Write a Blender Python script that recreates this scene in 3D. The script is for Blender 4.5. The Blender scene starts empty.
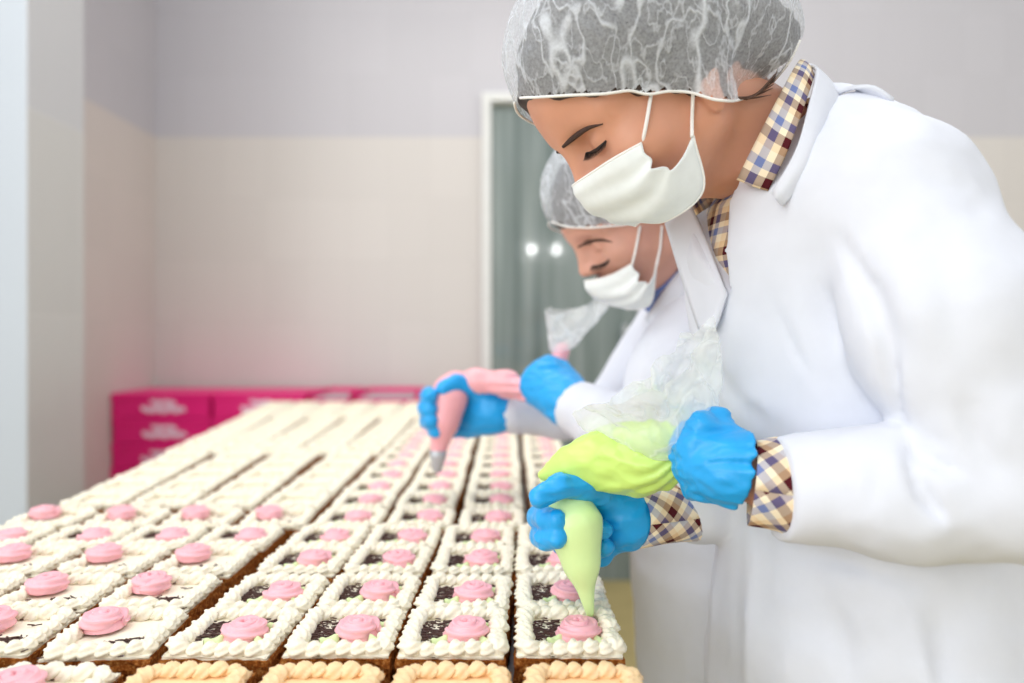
import bpy, bmesh, math, random
import numpy as np
from mathutils import Vector, Matrix

SC = bpy.context.scene
COL = SC.collection
F = 740.0          # focal length in pixels of the 1024-wide frame
HOR = 335.0        # pixel row of the horizon
CZ = 1.2           # eye height

# ------------------------------------------------------------------ camera
cam_d = bpy.data.cameras.new('camera')
cam = bpy.data.objects.new('camera', cam_d)
COL.objects.link(cam)
cam.location = (0, 0, CZ)
cam.rotation_euler = (math.pi / 2, 0, 0)
cam_d.sensor_width = 36.0
cam_d.lens = F / 1024 * 36.0
cam_d.shift_y = -(341.5 - HOR) / 1024
cam_d.clip_start = 0.05
cam_d.dof.use_dof = True
cam_d.dof.focus_distance = 0.69
cam_d.dof.aperture_fstop = 2.3
SC.camera = cam

# ------------------------------------------------------------------ light
W = bpy.data.worlds.new('daylight')
SC.world = W
W.use_nodes = True
W.node_tree.nodes['Background'].inputs[0].default_value = (0.97, 0.985, 1.0, 1)
W.node_tree.nodes['Background'].inputs[1].default_value = 0.66


def area(name, loc, target, size, power, color=(1, 1, 1), size_y=None):
    l = bpy.data.lights.new(name, 'AREA')
    l.energy = power
    l.color = color
    l.size = size
    if size_y:
        l.shape = 'RECTANGLE'
        l.size_y = size_y
    o = bpy.data.objects.new(name, l)
    COL.objects.link(o)
    o.location = loc
    o.rotation_euler = (Vector(target) - Vector(loc)).to_track_quat('-Z', 'Y').to_euler()
    return o


area('window_light', (-2.3, -1.6, 2.3), (0.2, 1.0, 1.0), 2.0, 16, (0.97, 0.985, 1.0))
area('fill_light_behind', (-1.5, -2.4, 1.5), (0.4, 1.0, 1.0), 2.4, 20, (0.975, 0.985, 1.0), 1.8)  # added fill from behind the camera, softens contrast on coats and fronts
area('ceiling_light_front', (-1.0, 0.3, 2.75), (-0.2, 0.9, 0.9), 1.4, 6, (1.0, 0.99, 0.97), 0.6)
area('ceiling_light_back', (0.3, 1.7, 3.2), (0.2, 2.6, 1.0), 3.2, 20, (1.0, 0.99, 0.97), 0.7)

SC.view_settings.view_transform = 'Standard'
SC.view_settings.look = 'None'
SC.view_settings.gamma = 1.0
SC.view_settings.use_curve_mapping = False
SC.view_settings.exposure = 0.58
SC.cycles.use_denoising = True
SC.cycles.max_bounces = 8
SC.cycles.transparent_max_bounces = 16

RNG = random.Random(7)
NPR = np.random.RandomState(11)


# ------------------------------------------------------------------ helpers
def at(px, py, d):
    return np.array([(px - 512.0) / F * d, d, CZ - (py - HOR) / F * d], dtype=np.float64)


def pr(r, d):
    return r / F * d


def srgb(r, g, b):
    def c(v):
        v = v / 255.0
        return v / 12.92 if v <= 0.04045 else ((v + 0.055) / 1.055) ** 2.4
    return (c(r), c(g), c(b), 1.0)


class Mat:
    def __init__(self, name):
        self.m = bpy.data.materials.new(name)
        self.m.use_nodes = True
        self.n = self.m.node_tree.nodes
        self.l = self.m.node_tree.links
        self.b = self.n['Principled BSDF']
        self.out = self.n['Material Output']

    def node(self, t, **kw):
        x = self.n.new(t)
        for k, v in kw.items():
            setattr(x, k, v)
        return x

    def link(self, a, b):
        self.l.new(a, b)

    def noise(self, scale, detail=4, coord='Object', rough=0.5, stretch=None):
        tc = self.node('ShaderNodeTexCoord')
        src = tc.outputs[coord]
        if stretch:
            mp = self.node('ShaderNodeMapping')
            mp.inputs['Scale'].default_value = stretch
            self.link(src, mp.inputs['Vector'])
            src = mp.outputs[0]
        nz = self.node('ShaderNodeTexNoise')
        nz.inputs['Scale'].default_value = scale
        nz.inputs['Detail'].default_value = detail
        nz.inputs['Roughness'].default_value = rough
        self.link(src, nz.inputs['Vector'])
        return nz.outputs['Fac']

    def ramp(self, fac, stops, interp='LINEAR'):
        r = self.node('ShaderNodeValToRGB')
        r.color_ramp.interpolation = interp
        e = r.color_ramp.elements
        while len(e) < len(stops):
            e.new(0.5)
        for i, (p, c) in enumerate(stops):
            e[i].position = p
            e[i].color = c
        self.link(fac, r.inputs[0])
        return r.outputs[0]

    def bump(self, fac, strength, dist):
        b = self.node('ShaderNodeBump')
        b.inputs['Strength'].default_value = strength
        b.inputs['Distance'].default_value = dist
        self.link(fac, b.inputs['Height'])
        self.link(b.outputs[0], self.b.inputs['Normal'])


def simple(name, col, rough=0.5, vary=0.0, scale=30, bump=0.0, bdist=0.001, spec=0.5, sss=0.0, sssr=(1, .3, .15),
           metal=0.0, stretch=None):
    M = Mat(name)
    M.b.inputs['Base Color'].default_value = col
    M.b.inputs['Roughness'].default_value = rough
    M.b.inputs['Specular IOR Level'].default_value = spec
    M.b.inputs['Metallic'].default_value = metal
    nz = M.noise(scale, stretch=stretch)
    if vary:
        a = tuple(max(0, c * (1 - vary)) for c in col[:3]) + (1,)
        b = tuple(min(1, c * (1 + vary)) for c in col[:3]) + (1,)
        M.link(M.ramp(nz, [(0.3, a), (0.7, b)]), M.b.inputs['Base Color'])
    if bump:
        M.bump(nz, bump, bdist)
    if sss:
        M.b.inputs['Subsurface Weight'].default_value = sss
        M.b.inputs['Subsurface Radius'].default_value = sssr
        M.b.inputs['Subsurface Scale'].default_value = 0.006
    return M.m


def outward(me):
    bm = bmesh.new()
    bm.from_mesh(me)
    bmesh.ops.recalc_face_normals(bm, faces=bm.faces[:])
    bm.to_mesh(me)
    bm.free()


def wloc(o):
    v = Vector((0, 0, 0))
    while o is not None:
        v += o.location
        o = o.parent
    return v


def obj_from(name, verts, faces, mat, parent=None, smooth=True, uvs=None, loc=None):
    """One mesh object; verts are world coordinates when parent is unrotated."""
    verts = np.asarray(verts, dtype=np.float64)
    me = bpy.data.meshes.new(name)
    base = np.array(wloc(parent)) if parent is not None else np.zeros(3)
    if loc is not None:
        base = np.array(loc, dtype=np.float64)
    me.from_pydata([tuple(v) for v in (verts - base)], [], [tuple(int(i) for i in f) for f in faces])
    outward(me)
    if uvs is not None:
        uvl = me.uv_layers.new(name='uv')
        for lp in me.loops:
            uvl.data[lp.index].uv = uvs[lp.vertex_index]
    me.materials.append(mat)
    if smooth:
        me.polygons.foreach_set('use_smooth', [True] * len(me.polygons))
    me.update()
    o = bpy.data.objects.new(name, me)
    COL.objects.link(o)
    if loc is not None:
        o.location = Vector(base) - (wloc(parent) if parent else Vector((0, 0, 0)))
    if parent is not None:
        o.parent = parent
    return o


def bm_obj(name, bm, mat, parent=None, smooth=False, local=True):
    me = bpy.data.meshes.new(name)
    bm.to_mesh(me)
    bm.free()
    me.materials.append(mat)
    if smooth:
        me.polygons.foreach_set('use_smooth', [True] * len(me.polygons))
    o = bpy.data.objects.new(name, me)
    COL.objects.link(o)
    if parent is not None:
        o.parent = parent
    return o


def box(bm, x0, x1, y0, y1, z0, z1, bev=0.0):
    r = bmesh.ops.create_cube(bm, size=1.0)
    for v in r['verts']:
        v.co = Vector((x0 + (v.co.x + .5) * (x1 - x0), y0 + (v.co.y + .5) * (y1 - y0), z0 + (v.co.z + .5) * (z1 - z0)))
    if bev:
        es = list({e for v in r['verts'] for e in v.link_edges})
        bmesh.ops.bevel(bm, geom=es, offset=bev, segments=2, affect='EDGES', profile=0.5)


def empty(name, loc, label=None, cat=None, group=None, rz=0.0):
    o = bpy.data.objects.new(name, None)
    COL.objects.link(o)
    o.empty_display_size = 0.05
    o.location = loc
    o.rotation_euler = (0, 0, rz)
    tag(o, label, cat, group)
    return o


def tag(o, label=None, cat=None, group=None, kind=None):
    if label:
        o['label'] = label
    if cat:
        o['category'] = cat
    if group:
        o['group'] = group
    if kind:
        o['kind'] = kind
    return o


# ------------------------------------------------------------------ distance fields and meshing
def caps(P, a, b, ra, rb):
    a = np.asarray(a, np.float32)
    b = np.asarray(b, np.float32)
    ba = b - a
    pa = P - a
    t = np.clip((pa @ ba) / max(float(ba @ ba), 1e-12), 0, 1)
    q = pa - t[:, None] * ba
    return np.sqrt((q * q).sum(1)) - (ra + (rb - ra) * t)


def chain(P, pts, k=0.004):
    """pts: list of (point, radius)"""
    d = None
    for (a, ra), (b, rb) in zip(pts[:-1], pts[1:]):
        c = caps(P, a, b, ra, rb)
        d = c if d is None else smin(d, c, k)
    return d


def ell(P, c, r, R=None):
    q = P - np.asarray(c, np.float32)
    if R is not None:
        q = q @ np.asarray(R, np.float32).T
    r = np.asarray(r, np.float32)
    k0 = np.sqrt(((q / r) ** 2).sum(1)) + 1e-9
    k1 = np.sqrt(((q / (r * r)) ** 2).sum(1)) + 1e-9
    return k0 * (k0 - 1) / k1


def smin(a, b, k):
    h = np.maximum(k - np.abs(a - b), 0) / k
    return np.minimum(a, b) - h * h * k * 0.25


def smax(a, b, k):
    return -smin(-a, -b, k)


LAT = NPR.rand(32, 32, 32).astype(np.float32)


def vnoise(P):
    i = np.floor(P).astype(np.int64)
    f = (P - i).astype(np.float32)
    f = f * f * (3 - 2 * f)
    i0 = i & 31
    i1 = (i + 1) & 31
    x0, y0, z0 = i0[:, 0], i0[:, 1], i0[:, 2]
    x1, y1, z1 = i1[:, 0], i1[:, 1], i1[:, 2]
    fx, fy, fz = f[:, 0], f[:, 1], f[:, 2]
    c00 = LAT[x0, y0, z0] * (1 - fx) + LAT[x1, y0, z0] * fx
    c10 = LAT[x0, y1, z0] * (1 - fx) + LAT[x1, y1, z0] * fx
    c01 = LAT[x0, y0, z1] * (1 - fx) + LAT[x1, y0, z1] * fx
    c11 = LAT[x0, y1, z1] * (1 - fx) + LAT[x1, y1, z1] * fx
    return (c00 * (1 - fy) + c10 * fy) * (1 - fz) + (c01 * (1 - fy) + c11 * fy) * fz


def fbm(P, o=3):
    s = 0
    a = 0.5
    for k in range(o):
        s = s + a * vnoise(P * (2 ** k) + 7.3 * k)
        a *= 0.5
    return s


def ridge(P, o=2):
    return (1 - np.abs(2 * fbm(P, o) / (1 - 0.5 ** o) - 1))


def sdf_mesh(fn, lo, hi, h, block=10):
    """surface nets over the zero set of fn inside the box lo..hi, cell size h"""
    lo = np.asarray(lo, np.float64)
    hi = np.asarray(hi, np.float64)
    nb = np.ceil((hi - lo) / (h * block)).astype(int)
    bi = np.stack(np.meshgrid(*[np.arange(n) for n in nb], indexing='ij'), -1).reshape(-1, 3)
    cen = lo + (bi + 0.5) * block * h
    dv = fn(cen.astype(np.float32))
    bi = bi[np.abs(dv) < block * h * 1.25 + 0.012]
    g = np.stack(np.meshgrid(*[np.arange(block + 1)] * 3, indexing='ij'), -1).reshape(-1, 3)
    n1 = block + 1
    N = nb * block + 2
    def gid(ijk):
        return (ijk[..., 0] * N[1] + ijk[..., 1]) * N[2] + ijk[..., 2]
    ids, vs, quads = [], [], []
    corners = [(a, b, c) for a in (0, 1) for b in (0, 1) for c in (0, 1)]
    edges = [(i, j) for i in range(8) for j in range(i + 1, 8)
             if sum(abs(corners[i][k] - corners[j][k]) for k in range(3)) == 1]
    CH = 200
    for s in range(0, len(bi), CH):
        bb = bi[s:s + CH]
        ijk = bb[:, None, :] * block + g[None]
        P = (lo + ijk * h).reshape(-1, 3).astype(np.float32)
        v = fn(P).reshape(len(bb), n1, n1, n1)
        cv = np.stack([v[:, a:a + block, b:b + block, c:c + block] for a, b, c in corners], -1)
        ins = cv < 0
        act = ins.any(-1) & ~ins.all(-1)
        idx = np.argwhere(act)
        if len(idx) == 0:
            continue
        c8 = cv[act]
        acc = np.zeros((len(c8), 3))
        cnt = np.zeros(len(c8))
        for i, j in edges:
            a, b = c8[:, i], c8[:, j]
            m = (a < 0) != (b < 0)
            den = np.where(m, a - b, 1)
            t = np.where(m, a / den, 0)
            p = np.array(corners[i], float) + t[:, None] * (np.array(corners[j], float) - np.array(corners[i], float))
            acc += np.where(m[:, None], p, 0)
            cnt += m
        cell = bb[idx[:, 0]] * block + idx[:, 1:]
        ids.append(gid(cell))
        vs.append(lo + (cell + acc / cnt[:, None]) * h)
        # crossing edges start at a cell's own lowest corner
        a0 = c8[:, 0]
        for ax, far in ((0, 4), (1, 2), (2, 1)):
            b0 = c8[:, far]
            m = (a0 < 0) != (b0 < 0)
            cc = cell[m]
            u = np.zeros(3, int); w = np.zeros(3, int)
            u[(ax + 1) % 3] = 1
            w[(ax + 2) % 3] = 1
            q = np.stack([gid(cc - u - w), gid(cc - w), gid(cc), gid(cc - u)], -1)
            fl = a0[m] < 0
            q = np.where(fl[:, None], q, q[:, ::-1])
            ok = (cc - u - w).min(1) >= 0 if len(cc) else np.zeros(0, bool)
            quads.append(q[ok])
    ids = np.concatenate(ids)
    vs = np.concatenate(vs)
    o = np.argsort(ids)
    ids, vs = ids[o], vs[o]
    q = np.concatenate(quads)
    k = np.clip(np.searchsorted(ids, q), 0, len(ids) - 1)
    good = (ids[k] == q).all(1)
    return vs, k[good]


def drop(vs, fs, keep):
    """faces whose every corner is kept"""
    fs = np.asarray(fs)
    fs = fs[keep[fs].all(1)]
    used = np.unique(fs)
    m = -np.ones(len(vs), int)
    m[used] = np.arange(len(used))
    return vs[used], m[fs]


def join(*parts):
    V, Fs, n = [], [], 0
    for v, f in parts:
        V.append(np.asarray(v))
        Fs += [tuple(int(i) + n for i in x) for x in f]
        n += len(v)
    return np.concatenate(V), Fs


def spline(pts, n):
    """Catmull-Rom through pts, n samples"""
    p = np.asarray(pts, float)
    p = np.vstack([2 * p[0] - p[1], p, 2 * p[-1] - p[-2]])
    out = []
    m = len(p) - 3
    for k in range(n):
        t = k / (n - 1) * m
        i = min(int(t), m - 1)
        t -= i
        a, b, c, d = p[i:i + 4]
        out.append(0.5 * (2 * b + (c - a) * t + (2 * a - 5 * b + 4 * c - d) * t * t + (3 * b - a - 3 * c + d) * t ** 3))
    return np.array(out)


def tube(path, radii, n=12, cap=True):
    path = np.asarray(path, float)
    radii = np.broadcast_to(np.asarray(radii, float), (len(path),))
    V, Fs = [], []
    up = np.array([0.13, 0.31, 0.94])
    for i, p in enumerate(path):
        t = path[min(i + 1, len(path) - 1)] - path[max(i - 1, 0)]
        t /= np.linalg.norm(t) + 1e-12
        a = np.cross(t, up)
        a /= np.linalg.norm(a) + 1e-12
        b = np.cross(t, a)
        up = -b
        for k in range(n):
            th = 2 * math.pi * k / n
            V.append(p + radii[i] * (math.cos(th) * a + math.sin(th) * b))
    for i in range(len(path) - 1):
        for k in range(n):
            k2 = (k + 1) % n
            Fs.append((i * n + k, i * n + k2, (i + 1) * n + k2, (i + 1) * n + k))
    if cap:
        V.append(path[0]); V.append(path[-1])
        c0, c1 = len(V) - 2, len(V) - 1
        for k in range(n):
            Fs.append((c0, (k + 1) % n, k))
            Fs.append((c1, (len(path) - 1) * n + k, (len(path) - 1) * n + (k + 1) % n))
    return np.array(V), Fs


def patch(rows, nu, nv):
    """smooth grid through a net of control points; returns verts, quads, uv"""
    r = np.array([spline(x, nu) for x in rows])
    c = np.array([spline(r[:, i], nv) for i in range(nu)])       # nu, nv, 3
    V = c.reshape(-1, 3)
    fs = [(i * nv + j, (i + 1) * nv + j, (i + 1) * nv + j + 1, i * nv + j + 1) for i in range(nu - 1) for j in range(nv - 1)]
    uv = []
    du = np.linalg.norm(np.diff(c, axis=0), axis=2).mean(1).cumsum()
    dv = np.linalg.norm(np.diff(c, axis=1), axis=2).mean(0).cumsum()
    du = np.insert(du, 0, 0)
    dv = np.insert(dv, 0, 0)
    for i in range(nu):
        for j in range(nv):
            uv.append((du[i], dv[j]))
    return V, fs, uv


def solidify(o, t, offset=0.0):
    m = o.modifiers.new('thickness', 'SOLIDIFY')
    m.thickness = t
    m.offset = offset
    return o


# ------------------------------------------------------------------ materials
def tile_mat(name, low, high, zsplit, grout, tw, th, axis, gl=0.35):
    """glazed wall tiles: two colour bands split at a height, fine grout lines"""
    M = Mat(name)
    tc = M.node('ShaderNodeTexCoord')
    sep = M.node('ShaderNodeSeparateXYZ')
    M.link(tc.outputs['Object'], sep.inputs[0])
    comb = M.node('ShaderNodeCombineXYZ')
    M.link(sep.outputs[axis], comb.inputs[0])
    add = M.node('ShaderNodeMath', operation='SUBTRACT')
    add.inputs[1].default_value = zsplit
    M.link(sep.outputs['Z'], add.inputs[0])
    M.link(add.outputs[0], comb.inputs[1])
    br = M.node('ShaderNodeTexBrick')
    br.offset = 0.0
    br.inputs['Scale'].default_value = 1.0
    br.inputs['Mortar Size'].default_value = 0.0025
    br.inputs['Mortar Smooth'].default_value = 0.3
    br.inputs['Brick Width'].default_value = tw
    br.inputs['Row Height'].default_value = th
    br.inputs['Color1'].default_value = (1, 1, 1, 1)
    br.inputs['Color2'].default_value = (0.97, 0.97, 0.97, 1)
    br.inputs['Mortar'].default_value = (grout, grout, grout, 1)
    M.link(comb.outputs[0], br.inputs['Vector'])
    gt = M.node('ShaderNodeMath', operation='GREATER_THAN')
    gt.inputs[1].default_value = 0.0
    M.link(add.outputs[0], gt.inputs[0])
    mx = M.node('ShaderNodeMix', data_type='RGBA')
    mx.inputs['A'].default_value = low
    mx.inputs['B'].default_value = high
    M.link(gt.outputs[0], mx.inputs['Factor'])
    mu = M.node('ShaderNodeMix', data_type='RGBA', blend_type='MULTIPLY')
    mu.inputs['Factor'].default_value = 1.0
    M.link(mx.outputs['Result'], mu.inputs['A'])
    M.link(br.outputs['Color'], mu.inputs['B'])
    M.link(mu.outputs['Result'], M.b.inputs['Base Color'])
    M.b.inputs['Roughness'].default_value = gl
    nz = M.noise(3.0, 2)
    M.bump(nz, 0.08, 0.01)
    return M.m


def plaid_mat(name, period, src='UV', rot=0.0, dark=1.0):
    M = Mat(name)
    tc = M.node('ShaderNodeTexCoord')
    mp = M.node('ShaderNodeMapping')
    mp.inputs['Scale'].default_value = (1 / period, 1 / period, 1 / period)
    mp.inputs['Rotation'].default_value = (0, 0, rot)
    if src == 'UV':
        M.link(tc.outputs['UV'], mp.inputs['Vector'])
    else:
        sp = M.node('ShaderNodeSeparateXYZ')
        M.link(tc.outputs['Object'], sp.inputs[0])
        ad = M.node('ShaderNodeMath', operation='ADD')
        M.link(sp.outputs['X'], ad.inputs[0])
        M.link(sp.outputs['Y'], ad.inputs[1])
        cb = M.node('ShaderNodeCombineXYZ')
        M.link(ad.outputs[0], cb.inputs[0])
        M.link(sp.outputs['Z'], cb.inputs[1])
        M.link(cb.outputs[0], mp.inputs['Vector'])
    s = M.node('ShaderNodeSeparateXYZ')
    M.link(mp.outputs[0], s.inputs[0])
    cream, blue, maroon, tan = srgb(250, 238, 214), srgb(138, 152, 196), srgb(104, 40, 50), srgb(240, 214, 176)
    outs = []
    for ax in 'XY':
        fr = M.node('ShaderNodeMath', operation='FRACT')
        M.link(s.outputs[ax], fr.inputs[0])
        outs.append(M.ramp(fr.outputs[0], [(0, cream), (0.22, blue), (0.42, cream), (0.58, maroon), (0.82, tan)], 'CONSTANT'))
    mx = M.node('ShaderNodeMix', data_type='RGBA')
    mx.inputs['Factor'].default_value = 0.5
    M.link(outs[0], mx.inputs['A'])
    M.link(outs[1], mx.inputs['B'])
    g = M.node('ShaderNodeGamma')
    g.inputs[1].default_value = 1.25
    M.link(mx.outputs['Result'], g.inputs[0])
    M.link(g.outputs[0], M.b.inputs['Base Color'])
    M.b.inputs['Roughness'].default_value = 0.85
    M.b.inputs['Specular IOR Level'].default_value = 0.2
    M.bump(M.noise(900, 1), 0.15, 0.0005)
    return M.m


def film_mat(name, col, lo, hi, layers, rough=0.2, spec=0.6, stretch=None, fibre=0.0, bdist=0.003):
    """thin translucent film: part transparent, part soft white, whiter along its creases.
    layers: (scale, crease width, strength)"""
    M = Mat(name)
    M.b.inputs['Base Color'].default_value = col
    M.b.inputs['Roughness'].default_value = rough
    M.b.inputs['Specular IOR Level'].default_value = spec
    tr = M.node('ShaderNodeBsdfTransparent')
    mix = M.node('ShaderNodeMixShader')
    tl = M.node('ShaderNodeBsdfTranslucent')
    tl.inputs[0].default_value = col
    m2 = M.node('ShaderNodeMixShader')
    m2.inputs[0].default_value = 0.35
    acc = None
    for sc_, wd, stg in layers:
        nz = M.noise(sc_, 3, rough=0.45, stretch=stretch)
        ab = M.node('ShaderNodeMath', operation='SUBTRACT')
        ab.inputs[1].default_value = 0.5
        M.link(nz, ab.inputs[0])
        a2 = M.node('ShaderNodeMath', operation='ABSOLUTE')
        M.link(ab.outputs[0], a2.inputs[0])
        mr = M.node('ShaderNodeMapRange', interpolation_type='SMOOTHSTEP')
        mr.inputs['From Min'].default_value = 0.0
        mr.inputs['From Max'].default_value = wd
        mr.inputs['To Min'].default_value = stg
        mr.inputs['To Max'].default_value = 0.0
        M.link(a2.outputs[0], mr.inputs['Value'])
        if acc is None:
            acc = mr.outputs[0]
        else:
            mx = M.node('ShaderNodeMath', operation='MAXIMUM')
            M.link(acc, mx.inputs[0])
            M.link(mr.outputs[0], mx.inputs[1])
            acc = mx.outputs[0]
    M.bump(acc, 0.4, bdist)
    fac = M.node('ShaderNodeMapRange')
    fac.inputs['To Min'].default_value = lo
    fac.inputs['To Max'].default_value = hi
    M.link(acc, fac.inputs['Value'])
    out = fac.outputs[0]
    if fibre:
        fn_ = M.noise(420, 2)
        ad = M.node('ShaderNodeMath', operation='MULTIPLY_ADD')
        ad.inputs[1].default_value = fibre
        M.link(fn_, ad.inputs[0])
        M.link(out, ad.inputs[2])
        sb = M.node('ShaderNodeMath', operation='SUBTRACT', use_clamp=True)
        sb.inputs[1].default_value = fibre / 2
        M.link(ad.outputs[0], sb.inputs[0])
        out = sb.outputs[0]
    M.link(M.b.outputs[0], m2.inputs[1])
    M.link(tl.outputs[0], m2.inputs[2])
    M.link(out, mix.inputs[0])
    M.link(tr.outputs[0], mix.inputs[1])
    M.link(m2.outputs[0], mix.inputs[2])
    M.link(mix.outputs[0], M.out.inputs['Surface'])
    return M.m


MT = {}
MT['wall_back'] = tile_mat('glazed_tiles_back', srgb(212, 207, 203), srgb(196, 194, 200), 2.163, 0.94, 0.20, 0.30, 'X')
MT['wall_side'] = tile_mat('glazed_tiles_side', srgb(200, 190, 184), srgb(184, 180, 184), 2.163, 0.95, 0.20, 0.30, 'Y')
MT['pillar'] = tile_mat('glazed_tiles_pillar', srgb(192, 191, 189), srgb(188, 188, 190), 1.86, 1.07, 0.30, 0.60, 'Y')
MT['lit_front'] = simple('pillar_lit_front', srgb(198, 206, 216), 0.4, 0.01, 4)  # pillar's camera side: window light put into the colour, paler and bluer
MT['floor'] = simple('ochre_floor', srgb(176, 160, 108), 0.4, 0.06, 6)
MT['white_paint'] = simple('white_frame_paint', srgb(225, 226, 224), 0.4, 0.03, 8)
M = Mat('dark_green_glass')
M.b.inputs['Base Color'].default_value = srgb(118, 132, 130)
M.link(M.ramp(M.noise(2.2, 3, stretch=(9, 1, 0.35)), [(0.3, srgb(96, 110, 108)), (0.7, srgb(150, 160, 158))]), M.b.inputs['Base Color'])
M.b.inputs['Roughness'].default_value = 0.03
MT['door_glass'] = M.m
MT['nozzle'] = simple('nozzle_steel', srgb(196, 198, 202), 0.4, 0.04, 40, metal=0.5)
MT['steel'] = simple('brushed_steel', srgb(190, 192, 194), 0.35, 0.05, 40, metal=1.0, stretch=(1, 12, 1))
MT['magenta'] = simple('magenta_card', srgb(236, 22, 126), 0.45, 0.04, 14)
MT['magenta_in'] = simple('grey_card_inside', srgb(188, 172, 178), 0.7, 0.04, 14)
MT['print'] = simple('white_print', srgb(248, 214, 234), 0.5, 0.02, 30)
MT['coat'] = simple('white_coat_cotton', srgb(224, 227, 236), 0.75, 0.012, 60, 0.12, 0.0006, spec=0.25)
MT['trousers'] = simple('dark_trousers', srgb(52, 55, 66), 0.8, 0.1, 60)
MT['shoe'] = simple('white_clog', srgb(225, 225, 222), 0.5, 0.03, 30)
MT['skin'] = simple('skin', srgb(216, 156, 128), 0.45, 0.07, 22, 0.08, 0.0006, sss=0.12)
MT['skin_man'] = simple('skin_ruddy', srgb(214, 160, 140), 0.5, 0.08, 22, 0.06, 0.0006, sss=0.12)
MT['hair'] = simple('dark_brown_hair', srgb(52, 40, 36), 0.55, 0.35, 60, 0.5, 0.002, stretch=(1, 1, 6))
MT['wisps'] = simple('brown_hair_wisps', srgb(92, 62, 44), 0.55, 0.3, 90)
MT['lash'] = simple('black_brown_lashes', srgb(34, 24, 22), 0.6, 0.2, 80)
MT['brow'] = simple('brow_hair', srgb(66, 44, 36), 0.7, 0.3, 200)
MT['net'] = film_mat('hairnet_fleece', (0.90, 0.94, 1.0, 1), 0.40, 0.94, [(9, .020, 1.0), (21, .026, .85), (48, .034, .55)], 0.7, 0.2, (1.2, 1.2, .6), .5)
MT['mask'] = simple('mask_fleece', srgb(238, 243, 243), 0.8, 0.02, 120, 0.15, 0.0005, spec=0.2)
MT['loop'] = simple('white_elastic', srgb(245, 244, 240), 0.7, 0.02, 300)
MT['glove'] = simple('blue_nitrile', srgb(26, 166, 236), 0.35, 0.06, 30, 0.35, 0.001)
MT['green_cream'] = simple('bag_of_green_cream', srgb(206, 240, 124), 0.3, 0.08, 24, 0.3, 0.002, sss=0.0, sssr=(.6, 1, .3))
MT['pale_green_cream'] = simple('nozzle_of_green_cream', srgb(222, 250, 176), 0.3, 0.04, 24, 0.2, 0.001, sss=0.0, sssr=(.6, 1, .3))
MT['pink_cream'] = simple('bag_of_pink_cream', srgb(252, 180, 186), 0.3, 0.06, 20, 0.2, 0.002, sss=0.1)
MT['film'] = film_mat('clear_piping_film', (0.95, 0.985, 0.98, 1), 0.46, 0.82, [(8, .03, 1.0), (19, .03, .7)], 0.08, 1.0)
MT['plaid_uv'] = plaid_mat('plaid_cotton', 0.040, 'UV')
MT['plaid_rot'] = plaid_mat('plaid_cotton_bias', 0.036, 'UV', 0.75)
MT['plaid_obj'] = plaid_mat('plaid_cotton_chest', 0.034, 'OBJ')
MT['blue_shirt'] = simple('blue_shirt_cotton', srgb(112, 136, 196), 0.8, 0.06, 80)
MT['cream'] = simple('butter_cream', srgb(248, 240, 219), 0.55, 0.03, 120, 0.2, 0.001, sss=0.08, sssr=(1, .8, .5))
MT['caramel'] = simple('caramel_cream', srgb(250, 214, 166), 0.5, 0.03, 120, 0.2, 0.001, sss=0.08, sssr=(1, .7, .4))
MT['pink'] = simple('pink_rose_cream', srgb(250, 184, 194), 0.5, 0.05, 140, 0.1, 0.001, sss=0.08)
MT['leafgreen'] = simple('pale_green_cream', srgb(216, 234, 176), 0.5, 0.05, 140)
MT['choc'] = simple('chocolate', srgb(78, 50, 44), 0.5, 0.3, 300)
M = Mat('sponge_crumb')
M.link(M.ramp(M.noise(260, 6, rough=0.7), [(0.35, srgb(112, 52, 16)), (0.52, srgb(178, 104, 44)), (0.68, srgb(226, 168, 98))]), M.b.inputs['Base Color'])
M.b.inputs['Roughness'].default_value = 0.9
M.b.inputs['Specular IOR Level'].default_value = 0.1
M.bump(M.noise(350, 5, rough=0.7), 1.0, 0.004)
MT['sponge'] = M.m
M = Mat('lamp_glow')
M.b.inputs['Emission Color'].default_value = (1, 1, 1, 1)
M.b.inputs['Emission Strength'].default_value = 70
MT['lamp'] = M.m


# ------------------------------------------------------------------ the room
def struct(name, boxes, mat, bev=0.0):
    bm = bmesh.new()
    for b in boxes:
        box(bm, *b, bev=bev)
    return tag(bm_obj(name, bm, mat), kind='structure')


WY = 3.6
DX0, DX1, DZ1 = at(484, 0, WY)[0], at(646, 0, WY)[0], at(0, 96, WY)[2]
struct('floor', [(-4.5, 6.5, -6.2, WY + .2, -0.1, 0.0)], MT['floor'])
struct('wall_back', [(-3.2, DX0, WY, WY + .15, 0, 4.2), (DX1, 4.6, WY, WY + .15, 0, 4.2), (DX0, DX1, WY, WY + .15, DZ1, 4.2)], MT['wall_back'])
LX = at(155, 0, WY)[0]
struct('wall_left', [(LX - .15, LX, 2.2, WY, 0, 4.2)], MT['wall_side'])
P0 = at(27, 0, 2.14)[0]
pl_ = struct('pillar_left', [(P0 - 1.2, P0, 2.14, 2.43, 0, 4.2)], MT['pillar'], 0.006)
pl_.data.materials.append(MT['lit_front'])
for p in pl_.data.polygons:
    if p.normal.y < -.9:
        p.material_index = 1
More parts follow.
